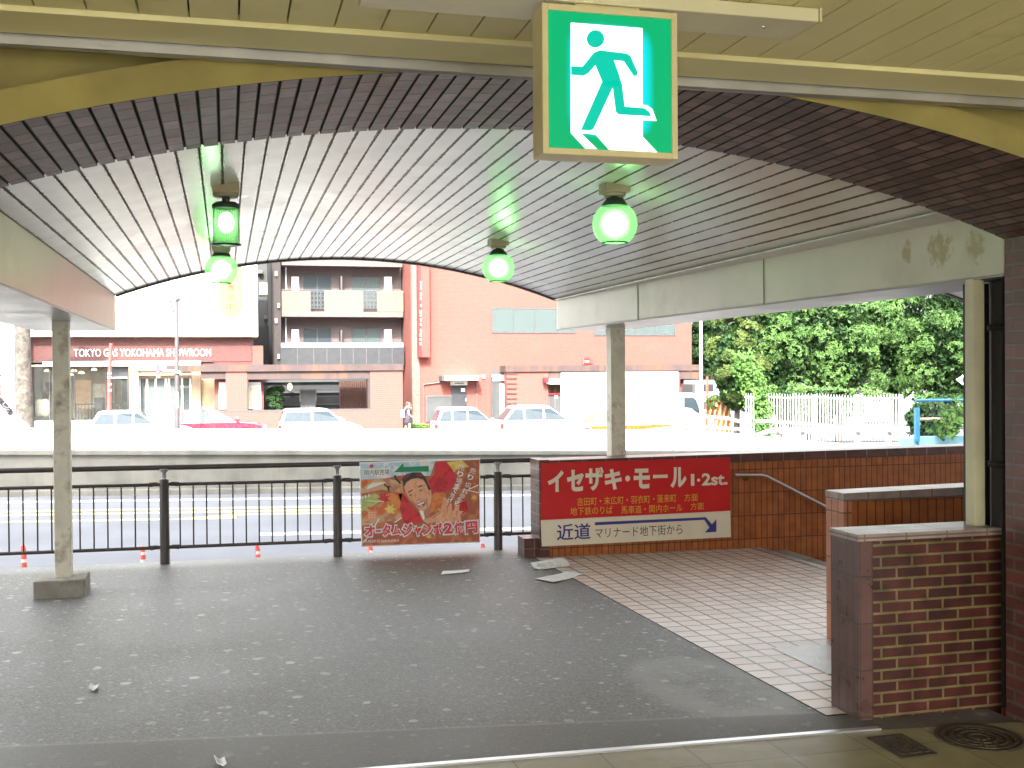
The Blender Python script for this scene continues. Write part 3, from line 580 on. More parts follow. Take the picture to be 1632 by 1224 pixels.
# ------------------------------------------------------------------ lamps under the vault
def glass_green(name, tint, a, emi):
    m = bpy.data.materials.new(name); m.use_nodes = True; t = m.node_tree; N = t.nodes; L = t.links; p = N['Principled BSDF']
    p.inputs['Base Color'].default_value = (*tint, 1); p.inputs['Roughness'].default_value = .25; p.inputs['Emission Color'].default_value = (*tint, 1); p.inputs['Emission Strength'].default_value = emi
    tr = N.new('ShaderNodeBsdfTransparent'); tr.inputs[0].default_value = (.70, 1, .70, 1); mx = N.new('ShaderNodeMixShader'); mx.inputs[0].default_value = a
    L.new(tr.outputs[0], mx.inputs[1]); L.new(p.outputs[0], mx.inputs[2]); L.new(mx.outputs[0], N['Material Output'].inputs[0]); return m
m_globe = glass_green('green_frosted_glass', (.36, .74, .33), .42, .50/EX); m_mid = glass_green('pale_green_glow', (.50, 1.0, .50), .36, .95/EX)
m_bulb = EM('lamp_bulb', (.86, 1, .84), 26/EX); m_mesh = M('green_wire_mesh', (.06, .16, .06), rough=.5)
def globe_lamp(c, label, r=.135, group='green globe lamps under the vault'):
    t = thing('globe_lamp', label, 'lamp', (c[0], c[1], c[2]), group)
    vz = VZ+math.sqrt(VR*VR-(c[0]-VX)**2)
    h = vz-c[2]
    b = MB(); b.box(c[0]-.075, c[0]+.075, c[1]-.075, c[1]+.075, vz-.045, vz+.03); b.lathe((c[0], c[1], vz-.062), [(.001, 0), (.065, 0), (.065, .02)], 20); b.build('mount', m_mount, t, .004)
    MB().lathe(c, [(.022, r), (.022, h-.05)], 14).build('stem', m_lampm, t)
    MB().lathe(c, [(.0225, r+.025), (.05, r+.02), (.078, r*.86), (.08, r*.80)], 24).build('cap', m_lampm, t)
    a0, a1 = -.97, .96
    MB().lathe(c, [(r*math.cos(a0+(a1-a0)*k/20), r*math.sin(a0+(a1-a0)*k/20)) for k in range(21)], 32).build('globe', m_globe, t)
    zb = r*math.sin(a0); rb = r*math.cos(a0)
    MB().lathe(c, [(rb-.004, zb-.004), (rb+.004, zb-.004), (rb+.004, zb+.003), (rb-.004, zb+.003), (rb-.004, zb-.004)], 32).build('rim', m_lampm, t)
    g = MB().lathe(c, [(.68*r*math.cos(-1.5+3*k/12)+.0005, .68*r*math.sin(-1.5+3*k/12)) for k in range(13)], 24).build('glow_shell', m_mid, t)  # glowing shell added to fade the bulb's light into the green globe
    MB().lathe(c, [(.52*r*math.cos(-1.55+3.1*k/12), .52*r*math.sin(-1.55+3.1*k/12)) for k in range(13)], 24).build('bulb', m_bulb, t)
    return t
globe_lamp((2.268, 6.252, 2.588), 'largest green globe lamp, just below the exit sign')
globe_lamp((2.242, 9.063, 2.591), 'green globe lamp in front of the red brick building, farther from the exit sign')
globe_lamp((-.022, 9.518, 2.582), 'green globe lamp hanging just below the cylindrical mesh lantern')
def lantern(c):
    t = thing('mesh_lantern', 'green cylindrical mesh lantern lit from inside, near the left end of the vault', 'lamp', c)
    vz = VZ+math.sqrt(VR*VR-(c[0]-VX)**2)
    b = MB(); b.box(c[0]-.075, c[0]+.075, c[1]-.075, c[1]+.075, vz-.045, vz+.03); b.lathe((c[0], c[1], vz-.062), [(.001, 0), (.07, 0), (.07, .02)], 20); b.build('mount', m_mount, t, .004)
    MB().lathe(c, [(.022, .11), (.022, vz-c[2]-.05)], 14).build('stem', m_lampm, t)
    MB().lathe(c, [(.0225, .125), (.06, .12), (.079, .105), (.079, .085), (.074, .085)], 24).build('cap', m_lampm, t)
    b = MB()
    for k in range(26): z = -.12+.205*k/25; b.lathe((c[0], c[1], c[2]+z), [(.0722, -.0014), (.0738, 0), (.0722, .0014)], 28)
    for k in range(36):
        a = 2*math.pi*k/36; b.tube([(c[0]+.073*math.cos(a), c[1]+.073*math.sin(a), c[2]-.12), (c[0]+.073*math.cos(a), c[1]+.073*math.sin(a), c[2]+.09)], .0011, 4, cap=False)
    b.build('wire_mesh', m_mesh, t)
    MB().lathe(c, [(.064, -.12), (.064, .085)], 28).build('glass', m_globe, t)
    MB().lathe(c, [(.056, -.128), (.084, -.126), (.084, -.119), (.056, -.118), (.056, -.128)], 28).build('rim', m_lampm, t)
    MB().lathe((c[0], c[1], c[2]+.005), [(.044*math.cos(-1.55+3.1*k/12), .06*math.sin(-1.55+3.1*k/12)) for k in range(13)], 20).build('bulb', m_bulb, t)
lantern((.014, 6.563, 2.575))

# ------------------------------------------------------------------ railing
FY = 10.86; PITCH_ = 1.615; FX0 = -.567
rl = thing('railing', 'dark brown metal railing with vertical bars along the edge of the walkway', 'railing', (1, FY, -.08))
fz = lambda x: gz(x, FY)
b = MB().tube([(FX0-2.2*PITCH_, FY, .868), (FX0+4*PITCH_, FY, .790)], .025, 14); b.build('top_rail', m_rail, rl)
tz = lambda x: .868+(x-(FX0-2.2*PITCH_))*(.790-.868)/(6.2*PITCH_)
for k in range(-2, 5):
    x = FX0+k*PITCH_; z0 = fz(x); zt = tz(x)-.115
    p = MB().lathe((x, FY, 0), [(.0445, z0-.02), (.0445, zt), (.041, zt+.006), (.001, zt+.007)], 18).build('post', m_rail, rl)
    MB().lathe((x, FY, 0), [(.024, zt), (.020, tz(x)-.05), (.045, tz(x)-.03), (.045, tz(x)-.012)], 12).build('bracket', m_steel, p)
    for s in (-1, 1):
        for zz in (zt-.045, z0+.155): MB().tube([(x+s*.04, FY, zz), (x+s*.075, FY, zz+.006), (x+s*.13, FY, zz)], [.016, .020, .024], 10).build('rail_joint', m_rail, p)
    if k == 4: continue
    x1 = x+PITCH_; za, zb_, ya, yb_ = tz(x)-.16, tz(x1)-.16, fz(x)+.155, fz(x1)+.155
    pn = MB().tube([(x+.06, FY, za), (x1-.06, FY, zb_)], .0165, 10).tube([(x+.06, FY, ya), (x1-.06, FY, yb_)], .0165, 10).build('panel', m_rail, rl)
    for j in range(12):
        xx = x+.14+(PITCH_-.28)*j/11; t_ = (xx-x)/PITCH_
        MB().tube([(xx, FY, ya+(yb_-ya)*t_), (xx, FY, za+(zb_-za)*t_)], .0075, 8).build('bar', m_rail, pn)
# sticker on the post beside the poster

# ------------------------------------------------------------------ lottery poster tied to the railing
OY = 10.79
ps = thing('poster_board', 'colourful autumn poster with a laughing man tied to the dark railing', 'poster', (1.65, OY, .0))
def oz(zx, zy, y=OY): v = at(565+zx/7.771, 725+zy/7.771, OY); return v.x, v.z
def pm(name, c, **k): return M('print_'+name, c, rough=.45, var=k.get('var', .08), nscale=k.get('nscale', 8), stain=k.get('stain'), stain_scale=k.get('ss', 9), stain_cut=k.get('sc', (.5, .56)))
C_br = pm('brown_ground', (0.446, 0.115, 0.0607), stain=(0.567, 0.203, 0.0945)); C_sky = pm('sky', (0.486, 0.675, 0.85), stain=(0.837, 0.85, 0.85)); C_red = pm('maple_red', (0.675, 0.0243, 0.0405), stain=(0.486, 0.0135, 0.027)); C_or = pm('orange_leaves', (0.756, 0.257, 0.0675), stain=(0.648, 0.135, 0.0473))
C_gn = pm('lawn', (0.405, 0.486, 0.149), stain=(0.567, 0.54, 0.189)); C_ar = pm('arrow_green', (0, 0.27, 0.121)); C_sk = pm('skin', (0.81, 0.405, 0.25), stain=(0.729, 0.331, 0.196), ss=14); C_sk2 = pm('skin_shadow', (0.567, 0.23, 0.135)); C_hr = pm('hair', (0.0297, 0.0216, 0.0243)); C_wt = pm('white', (0.85, 0.85, 0.85), var=.03)
C_yl = pm('yellow_leaf', (0.837, 0.675, 0.162), stain=(0.756, 0.486, 0.108)); C_gr = pm('grey_outline', (0.743, 0.743, 0.743)); C_lt = pm('headline_red', (0.81, 0.0405, 0.081)); C_dk = pm('mouth_dark', (0.216, 0.027, 0.027)); C_tn = pm('tan_field', (0.675, 0.405, 0.23), stain=(0.513, 0.216, 0.121))
MB().prism([oz(62, 95), oz(1553, 45), oz(1555, 1085), oz(85, 1140)], OY, OY+.012).build('board', C_wt, ps)
LAY = [0]
def pg(name, m, *polys):
    LAY[0] += 1; y = OY-.0005*LAY[0]
    for p in polys: MB().prism([oz(*q) for q in p], y, y+.0006).build(name, m, ps)
pg('picture', C_br, [(75, 108), (1545, 60), (1546, 1075), (97, 1128)])
pg('picture_sky', C_sky, [(75, 108), (1000, 78), (940, 260), (600, 250), (380, 290), (80, 305)])
pg('picture_stadium', C_tn, [(80, 305), (380, 290), (590, 330), (600, 470), (340, 430), (85, 480)], [(85, 700), (330, 590), (560, 640), (590, 790), (270, 850), (92, 880)])
pg('picture_stand', C_wt, [(165, 385), (230, 345), (400, 335), (250, 395), (150, 430)], [(800, 76), (960, 72), (930, 130), (820, 150)])
pg('picture_lawn', C_gn, [(85, 520), (270, 480), (350, 560), (190, 650), (88, 700)])
pg('picture_leaves', C_or, [(90, 745), (190, 690), (150, 640), (270, 660), (330, 570), (350, 500), (470, 470), (590, 450), (600, 600), (560, 720), (440, 760), (420, 700), (330, 740), (240, 790), (140, 790)], [(540, 490), (590, 470), (640, 600), (600, 640)], [(80, 318), (250, 300), (160, 370), (85, 400)])
pg('red_foliage', C_red, [(1010, 90), (1150, 78), (1230, 190), (1260, 330), (1180, 440), (960, 480), (910, 320), (990, 240)], [(590, 480), (640, 520), (720, 640), (800, 720), (840, 840), (610, 850), (560, 660)], [(1290, 600), (1390, 560), (1410, 690), (1330, 730), (1290, 690)])
def maple(cx, cy, r, rot=0):
    pts = []
    for k in range(14):
        a = rot+k*math.pi/7; q = r*(1 if k % 2 == 0 else .42); q *= .55 if k in (6, 8) else 1
        pts.append((cx+q*math.sin(a), cy-q*math.cos(a)))
    return pts
pg('maple_leaf', C_red, maple(365, 540, 95, .2), maple(212, 140, 42, -.3))
pg('yellow_leaf', C_yl, [(1140, 90), (1330, 66), (1420, 150), (1290, 160), (1230, 215), (1190, 150)], maple(1482, 530, 48, .1), maple(440, 680, 85, .5), maple(1000, 640, 95, .4), maple(920, 1010, 45))
pg('jacket', C_or, [(960, 500), (1010, 455), (1130, 480), (1080, 640), (940, 720)])
pg('track_line', C_wt, [(1400, 425), (1530, 365), (1534, 378), (1420, 432)], [(1390, 430), (1540, 462), (1540, 474), (1390, 440)], [(240, 880), (300, 785), (310, 790), (255, 885)], [(490, 830), (580, 775), (584, 784), (500, 840)], [(120, 562), (370, 572), (366, 582), (180, 572)], [(100, 1080), (240, 930), (250, 935), (112, 1085)])
pg('runner', C_hr, [(480, 258), (510, 250), (525, 290), (580, 350), (560, 360), (510, 310)], [(365, 350), (395, 380), (455, 390), (430, 405), (435, 460), (415, 450), (400, 400), (365, 380)])
pg('crowd', C_wt, [(90, 545), (90, 510), (110, 505), (110, 540)], [(125, 535), (125, 500), (145, 497), (147, 530)], [(170, 520), (168, 488), (190, 484), (192, 516)])
# the man: neck, face, hair, features, hand
pg('neck', C_sk2, [(780, 660), (900, 600), (960, 560), (940, 720), (900, 800), (840, 800)])
pg('collar', C_wt, [(800, 690), (850, 690), (870, 790), (845, 805)])
pg('face', C_sk, [(612, 400), (640, 340), (720, 290), (820, 280), (890, 330), (945, 430), (955, 520), (940, 600), (905, 650), (860, 690), (810, 690), (760, 640), (690, 570), (640, 480)])
pg('hair', C_hr, [(585, 300), (620, 250), (720, 215), (820, 215), (880, 280), (905, 350), (945, 425), (915, 440), (890, 370), (850, 305), (780, 285), (700, 300), (640, 340), (610, 400), (600, 340)])
pg('sunglasses', C_dk, [(585, 290), (640, 235), (690, 225), (680, 262), (620, 300)], [(750, 235), (830, 225), (840, 270), (780, 262)])
pg('eyebrow', C_hr, [(660, 458), (710, 428), (722, 434), (670, 470)], [(782, 392), (830, 370), (842, 384), (790, 404)])
pg('eye', C_dk, [(672, 498), (700, 484), (716, 490), (690, 506)], [(796, 446), (822, 428), (840, 436), (812, 454)])
pg('nose', C_sk2, [(745, 540), (770, 556), (810, 536), (818, 510), (808, 545), (770, 570)], [(744, 470), (752, 466), (758, 530), (748, 536)], [(690, 570), (720, 560), (770, 630), (760, 640)], [(880, 520), (900, 540), (905, 630), (890, 645)])
pg('mouth', C_dk, [(765, 605), (820, 585), (872, 565), (880, 595), (855, 635), (810, 650), (785, 640)])
pg('teeth', C_wt, [(775, 608), (820, 592), (866, 574), (864, 594), (820, 618), (785, 628)], [(800, 634), (850, 618), (840, 632), (812, 642)])
pg('hand', C_sk, [(840, 810), (960, 760), (1060, 690), (1085, 600), (1100, 530), (1130, 520), (1145, 560), (1140, 640), (1160, 640), (1170, 600), (1200, 600), (1205, 680), (1225, 690), (1250, 620), (1300, 610), (1290, 690), (1350, 695), (1330, 715), (1305, 740), (1320, 800), (1230, 830), (1000, 830), (900, 850)])
pg('hand_crease', C_sk2, [(1138, 640), (1150, 640), (1152, 720), (1142, 720)], [(1205, 680), (1214, 684), (1205, 740), (1196, 736)], [(1262, 690), (1282, 690), (1262, 760), (1252, 756)], [(960, 775), (1060, 705), (1064, 715), (966, 790)])
pg('arrow', C_ar, [(485, 215), (600, 100), (608, 150), (915, 135), (918, 205), (610, 208), (605, 212)])
def otext(body, x0, x1, y0, y1, m, name='lettering', bold=.02, rot=0, lift=.001):
    a, c = oz(x0, (y0+y1)/2), oz(x1, (y0+y1)/2); t, u = oz((x0+x1)/2, y0), oz((x0+x1)/2, y1)
    return text(body, name, m, ps, a[0], c[0], u[1], t[1], OY-.0005*LAY[0]-lift, bold, rot=rot, res=3)
pg('name_plate', C_wt, [(105, 175), (440, 160), (442, 250), (110, 262)])
otext('関内駅売場', 120, 430, 180, 250, C_hr, bold=0)
head = [('オ', 120, 250, 868, 1010), ('ー', 262, 325, 925, 955), ('タ', 340, 450, 855, 1000), ('ム', 460, 575, 870, 990), ('ジ', 590, 720, 848, 1000), ('ャ', 730, 830, 880, 1000), ('ン', 840, 955, 860, 985), ('ボ', 965, 1085, 840, 985), ('2', 1100, 1215, 835, 975), ('億', 1225, 1360, 825, 975), ('円', 1372, 1520, 818, 968)]
for ch, x0, x1, y0, y1 in head: otext(ch, x0-16, x1+16, y0-16, y1+16, C_gr, 'letter_outline', bold=.03 if ch == '億' else .085, rot=.04)
for ch, x0, x1, y0, y1 in head: otext(ch, x0+2, x1-2, y0+2, y1-2, C_lt, 'headline', bold=.006 if ch == '億' else .035, rot=.04, lift=.0018)
for body, pth in (('売り切れ御免!?', [(1460, 195), (1432, 275), (1400, 372), (1365, 445), (1330, 505), (1295, 550), (1245, 590), (1268, 600)]), ('売り場まで急げ!', [(1318, 150), (1305, 235), (1290, 320), (1268, 385), (1240, 440), (1210, 500), (1180, 560), (1150, 600)])):
    for ch, (cx, cy) in zip(body, pth):
        s = 40-(cy-150)*.022
        if ch == '!': otext(ch, cx-6, cx+6, cy-22, cy+22, C_wt, bold=.02, rot=-.4)
        else: otext(ch, cx-s, cx+s, cy-s*.95, cy+s*.95, C_wt, bold=.03 if ch in 'りれまでげ' else 0, rot=-.25)
otext('9月29日', 130, 310, 1050, 1085, C_wt, bold=0); otext('枚数限定発売', 330, 550, 1045, 1080, C_wt, bold=0)
for yy in (700, 730, 760): otext('発売中', 165, 262, yy, yy+22, C_wt, bold=0)
# red-topped lane poles standing on the street below the walkway edge
m_pole = M('faded_red_plastic', (.62, .10, .07), rough=.5, var=.2, nscale=20); m_refl = M('pole_reflector', (.75, .70, .66), rough=.3)
def pole_proto(x, y):
    z = zs(x); t = thing('lane_pole', 'faded red plastic lane pole standing in the street beyond the railing', 'lane pole', (x, y, z), 'red lane poles along the street edge')
    MB().lathe((x, y, z), [(.10, 0), (.09, .03), (.04, .05)], 14).build('base', m_pole, t)
    MB().tube([(x, y, z+.02), (x-.012, y, z+.42), (x-.02, y, z+.50)], [.042, .040, .030], 12).build('shaft', m_pole, t)
    b = MB()
    for q in (.24, .36): b.lathe((x-.008, y, z+q), [(.0422, 0), (.0424, .05)], 14)
    b.build('reflective_band', m_refl, t); return t
PY_ = 18.2; pp = [at(q, 880, PY_).x for q in (39, 229, 412, 592, 771)]
first = pole_proto(pp[0], PY_)
where = ['leftmost, left of the pale canopy post', 'second from the left', 'third from the left, between two railing posts', 'below the left corner of the poster', 'rightmost, below the right corner of the poster']
for i, x in enumerate(pp):
    o = first if i == 0 else copy_tree(first)
    o.location = (x, PY_, at((39, 229, 412, 592, 771)[i], (869, 870, 869, 868, 866)[i], PY_).z-.5)
    o['label'] = 'faded red lane pole standing in the street, '+where[i]
# litter
def sheet(name, pts, m, label, cat, th=.004, curl=0):
    ps_ = [gnd(*q) for q in pts]; b = MB(); n = 10
    A, B, C_, D = ps_; rows = []
    for i in range(n+1):
        for j in range(n+1):
            u, v = i/n, j/n; p = (A*(1-u)+B*u)*(1-v)+(D*(1-u)+C_*u)*v
            rows.append((p.x, p.y, gz(p.x, p.y)+.006+curl*(abs(2*u-1)**3*.6+.25*math.sin(5*u+7*v)**2*(1 if 0 < i < n else .5))))
    q = [(i*(n+1)+j, (i+1)*(n+1)+j, (i+1)*(n+1)+j+1, i*(n+1)+j+1) for i in range(n) for j in range(n)]
    b.mesh(rows, q, 0, True); o = b.build(name, m); s = o.modifiers.new('thickness', 'SOLIDIFY'); s.thickness = th; s.offset = 1
    return tag(o, label, cat)
m_paper = M('newsprint', (.70, .70, .68), rough=.8, var=.1, nscale=25, stain=(.58, .59, .58), stain_scale=30, stain_cut=(.5, .58)); m_wpaper = M('white_paper', (.82, .82, .80), rough=.7, var=.05)
sheet('newspaper_sheet', [(852, 924), (908, 912), (930, 917), (882, 930)], m_paper, 'flat open newspaper sheet lying on the edge of the tiles', 'newspaper', .002, .012)
b = MB(); A, B = gnd(862, 909), gnd(908, 903); d = (B-A); nrm = Vector((-d.y, d.x, 0)).normalized()
for k in range(4): 
    q = A+nrm*.014*k; r_ = B+nrm*.020*k; b.plate([(q.x, q.y), (r_.x, r_.y), (r_.x+nrm.x*.10, r_.y+nrm.y*.10), (q.x+nrm.x*.11, q.y+nrm.y*.11)], lambda x, y, k=k: gz(x, y)+.006+.011*k, lambda x, y, k=k: gz(x, y)+.014+.011*k+.02*abs(((x-A.x)/max(.01, d.x))))
tag(b.build('folded_newspaper', m_paper, None, .003), 'folded newspaper lying below the left end of the mall sign', 'newspaper')
sheet('paper_strip', [(703, 917), (747, 913), (749, 909), (706, 912)], m_wpaper, 'long white strip of paper lying on the asphalt before the poster', 'paper', .003, .004)
sheet('crumpled_wrapper', [(141, 1102), (154, 1103), (159, 1095), (144, 1094)], m_wpaper, 'small crumpled pale wrapper on the asphalt in the left foreground', 'litter', .002, .02)
sheet('crumpled_wrapper', [(345, 1222), (362, 1224), (358, 1213), (341, 1211)], m_wpaper, 'small crumpled pale wrapper at the bottom edge of the picture', 'litter', .002, .02)

# ------------------------------------------------------------------ street walls and guardrails
pa = thing('concrete_parapet', 'weathered grey concrete parapet across the near side of the road', 'wall', (5, 30.2, -1.5))
ztopp = lambda x: at(0, 718, 30).z+(x-at(0, 718, 30).x)*(at(840, 718.5, 30).z-at(0, 718, 30).z)/(at(840, 718.5, 30).x-at(0, 718, 30).x)
b = MB(); b.plate([(-25, 30.1), (32, 30.1), (32, 30.35), (-25, 30.35)], -3, lambda x, y: ztopp(x)-.12); b.build('wall_face', m_conc2, pa)
b = MB(); b.plate([(-25, 30.0), (32, 30.0), (32, 30.45), (-25, 30.45)], lambda x, y: ztopp(x)-.12, lambda x, y: ztopp(x)); b.build('coping', m_conc2, pa, .02)
b = MB(); b.plate([(-25, 29.75), (32, 29.75), (32, 30.1), (-25, 30.1)], -3, lambda x, y: zs(x)+.14); b.build('kerb', m_conc2, pa, .02)
ba = thing('road_barrier', 'long white concrete barrier between the near road and the parked cars', 'wall', (5, 40.2, -1.5))
za, zb2 = at(0, 683, 40), at(1000, 685, 40); zbar = lambda x: za.z+(x-za.x)*(zb2.z-za.z)/(zb2.x-za.x)
xe = at(1040, 690, 40).x
b = MB(); b.plate([(-30, 40), (xe, 40), (xe, 40.3), (-30, 40.3)], -3, lambda x, y: zbar(x)); b.build('wall', m_white, ba, .02)
b = MB()
pts = [(1040, 684), (1130, 687), (1180, 692), (1300, 704), (1480, 716)]
top = [at(q[0], q[1], 40) for q in pts]
for p, q in zip(top, top[1:]): b.mesh([(p.x, 40, -3), (q.x, 40, -3), (q.x, 40, q.z), (p.x, 40, p.z), (p.x, 40.3, -3), (q.x, 40.3, -3), (q.x, 40.3, q.z), (p.x, 40.3, p.z)], [(0, 1, 2, 3), (5, 4, 7, 6), (3, 2, 6, 7), (0, 3, 7, 4), (1, 5, 6, 2)])
b.build('sloping_wall', m_white, ba)
for px in (1051, 1072, 1101, 1158): x = at(px, 700, 40).x; Box('joint_rib', m_conc2, ba, x-.05, x+.05, 39.97, 40, -3, at(px, 692, 40).z)
m_guard = M('guardrail_cream_paint', (.33, .32, .28), rough=.45, var=.12, nscale=4); m_guardw = M('guardrail_white_paint', (.50, .50, .48), rough=.4, var=.06)
def pipe(name, px, Y, r, m, parent): return MB().tube([at(x, y, Y) for x, y in px], r, 10).build(name, m, parent)
g1 = thing('guardrail', 'cream two pipe guardrail on the barrier in front of the white truck', 'guardrail', at(1100, 690, 40.15))
pipe('rail_pipe', [(1015, 672), (1030, 666), (1070, 664), (1115, 664), (1160, 667), (1182, 673)], 40.15, .075, m_guard, g1); pipe('rail_pipe', [(1030, 686), (1075, 681), (1130, 681), (1182, 684)], 40.15, .06, m_guard, g1)
for px in (1073, 1102, 1132): MB().prism([(at(px-4, 664, 40.15).x, at(px, 664, 40).z), (at(px+3, 664, 40.15).x, at(px, 664, 40).z), (at(px+6, 676, 40.15).x, at(px, 676, 40).z), (at(px+5, 690, 40.15).x, at(px, 692, 40).z), (at(px-2, 690, 40.15).x, at(px, 692, 40).z)], 40.10, 40.2).build('post', m_guard, g1)
g2 = thing('guardrail', 'white bent pipe guardrail in front of the white palisade fence', 'guardrail', at(1300, 700, 36))
pipe('rail_pipe', [(1178, 716), (1190, 706), (1205, 695), (1222, 688), (1245, 685), (1320, 685), (1448, 685.5)], 36, .085, m_guardw, g2)
pipe('rail_pipe', [(1205, 671), (1250, 673), (1300, 677), (1340, 681), (1448, 682)], 37.5, .06, m_guardw, g2); pipe('rail_pipe', [(1180, 722), (1215, 712), (1240, 709), (1340, 709), (1470, 708)], 35.8, .06, m_guardw, g2)
for px in (1240, 1280, 1368, 1418): PBox('post', m_guardw, g2, px-3, px+3, 686, 716, 36.1, .12)
for px in (1275, 1290): pass
# white palisade fence
pf = thing('palisade_fence', 'tall white palisade fence with pointed pales in front of the trees', 'fence', at(1320, 700, 44))
m_pal = M('palisade_white', (.42, .42, .41), rough=.45, var=.06)
def pale_run(px0, px1, n, y0, y1, ybot, Y0, Y1, wf=.55):
    for i in range(n):
        t = (i+.5)/n; px = px0+(px1-px0)*t; Y = Y0+(Y1-Y0)*t; py = y0+(y1-y0)*t
        p, q = at(px, py, Y), at(px, ybot, Y); hw = (px1-px0)/n*Y/FOC*.5*wf
        MB().prism([(p.x-hw, q.z), (p.x+hw, q.z), (p.x+hw, p.z-.12), (p.x, p.z), (p.x-hw, p.z-.12)], Y, Y+.03).build('pale', m_pal, pf)
    for yy in (y0+7, ybot-12):
        a, c = at(px0, yy, Y0+.035), at(px1, yy+(y1-y0 if yy < y0+20 else 0), Y1+.035); MB().tube([a, c], .035, 6).build('cross_rail', m_pal, pf)
pale_run(1187, 1203, 4, 626, 627, 702, 44.5, 43.8, .35); pale_run(1206, 1262, 13, 625, 628, 702, 46, 44.3, .4); pale_run(1262, 1296, 7, 626, 627, 702, 44.2, 44, .5); pale_run(1300, 1372, 16, 626, 631, 702, 44, 44, .5); pale_run(1372, 1436, 13, 630, 627, 702, 44, 44, .5)
for px in (1300, 1366, 1437): PBox('post', m_pal, pf, px-2.5, px+2.5, 629, 704, 43.9, .14)
bd = thing('notice_board', 'pale grey framed notice board on the right part of the palisade fence', 'notice board', at(1401, 655, 43.8))
m_ngrey = M('notice_grey', (.50, .52, .52), rough=.5)
PBox('panel', m_ngrey, bd, 1378, 1423, 642, 669, 43.85, .03); PBox('frame', m_pal, bd, 1377, 1424, 640, 643, 43.82, .06); PBox('frame', m_pal, bd, 1377, 1424, 668, 671, 43.82, .06)
# blue fence at the right
m_blue = M('blue_paint', (.05, .22, .50), rough=.45, var=.1); m_blue2 = M('light_blue_plinth', (.28, .58, .72), rough=.6)
bf = thing('blue_fence', 'blue framed mesh fence on a light blue plinth at the right of the trees', 'fence', at(1500, 700, 31))
PBox('post', m_blue, bf, 1460, 1466, 650, 704, 31, .12); PBox('plinth', m_blue2, bf, 1464, 1640, 694, 712, 31.1, .3); PBox('plinth', m_blue2, bf, 1440, 1462, 699, 712, 31.1, .3)
pipe('top_rail', [(1460, 638), (1640, 637)], 31.05, .045, m_blue, bf); pipe('middle_rail', [(1466, 668), (1640, 667)], 31.05, .05, M('tan_rail', (.45, .36, .26), rough=.6), bf)
m_wire = M('dark_wire', (.05, .06, .08), rough=.5); b = MB(); p, q = at(1466, 692, 31.06), at(1640, 692, 31.06); zt = at(1500, 640, 31.06).z; x = p.x
while x < q.x: b.tube([(x, 31.06, p.z), (x+.6, 31.06, zt)], .006, 4, cap=False); b.tube([(x+.6, 31.06, p.z), (x, 31.06, zt)], .006, 4, cap=False); x += .15
b.build('wire_mesh', m_wire, bf)
rs = thing('road_sign', 'blue and white arrow shaped road sign at the right edge of the trees', 'road sign', at(1545, 700, 31.5))
quad('panel', M('road_sign_white', (.78, .80, .84), rough=.4), [(1524, 605), (1538, 596), (1575, 596), (1575, 616), (1538, 616)], rs, 31.5, .03)
quad('blue_field', M('road_sign_blue', (.08, .16, .52), rough=.4), [(1529, 605), (1540, 599), (1572, 599), (1572, 613), (1540, 613)], rs, 31.494, .004)
quad('white_bar', M('road_sign_bar', (.8, .8, .84), rough=.4), [(1541, 602), (1545, 602), (1545, 610), (1541, 610)], rs, 31.489, .004)
p = at(1565, 616, 31.6); MB().tube([(p.x, 31.6, -2), (p.x, 31.6, at(1565, 596, 31.6).z)], .04, 10).build('pole', m_guardw, rs)

# ------------------------------------------------------------------ trees and plants
def leaf_mat(name, c0, c1, scale=1.1, trans=.25):
    m = bpy.data.materials.new(name); m.use_nodes = True; t = m.node_tree; N = t.nodes; L = t.links; b = N['Principled BSDF']
    g = N.new('ShaderNodeNewGeometry'); n = N.new('ShaderNodeTexNoise'); n.inputs['Scale'].default_value = scale; n.inputs['Detail'].default_value = 5; L.new(g.outputs['Position'], n.inputs['Vector'])
    ad = N.new('ShaderNodeMath'); ad.operation = 'MULTIPLY_ADD'; L.new(g.outputs['Random Per Island'], ad.inputs[0]); ad.inputs[1].default_value = .35; L.new(n.outputs[0], ad.inputs[2])
    r = N.new('ShaderNodeMapRange'); r.inputs[1].default_value = .45; r.inputs[2].default_value = .9; L.new(ad.outputs[0], r.inputs[0])
    x = N.new('ShaderNodeMix'); x.data_type = 'RGBA'; L.new(r.outputs[0], x.inputs[0]); x.inputs[6].default_value = (*c0, 1); x.inputs[7].default_value = (*c1, 1); L.new(x.outputs[2], b.inputs['Base Color'])
    b.inputs['Roughness'].default_value = .5; b.inputs['Specular IOR Level'].default_value = .22
    tl = N.new('ShaderNodeBsdfTranslucent'); L.new(x.outputs[2], tl.inputs[0]); mx = N.new('ShaderNodeMixShader'); mx.inputs[0].default_value = trans
    L.new(b.outputs[0], mx.inputs[1]); L.new(tl.outputs[0], mx.inputs[2]); L.new(mx.outputs[0], N['Material Output'].inputs[0]); return m
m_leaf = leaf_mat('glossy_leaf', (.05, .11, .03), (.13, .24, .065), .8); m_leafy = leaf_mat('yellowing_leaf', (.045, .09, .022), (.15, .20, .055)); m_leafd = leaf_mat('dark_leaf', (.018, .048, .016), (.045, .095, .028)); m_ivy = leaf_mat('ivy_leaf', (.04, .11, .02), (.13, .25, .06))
m_bark = M('bark', (.095, .082, .07), rough=.9, var=.35, nscale=7, bump=.8, bscale=18, stain=(.05, .043, .036), stain_cut=(.48, .6), stain_scale=3)
def rvec(rg):
    while True:
        v = Vector((rg.uniform(-1, 1), rg.uniform(-1, 1), rg.uniform(-1, 1)))
        if .05 < v.length < 1: return v
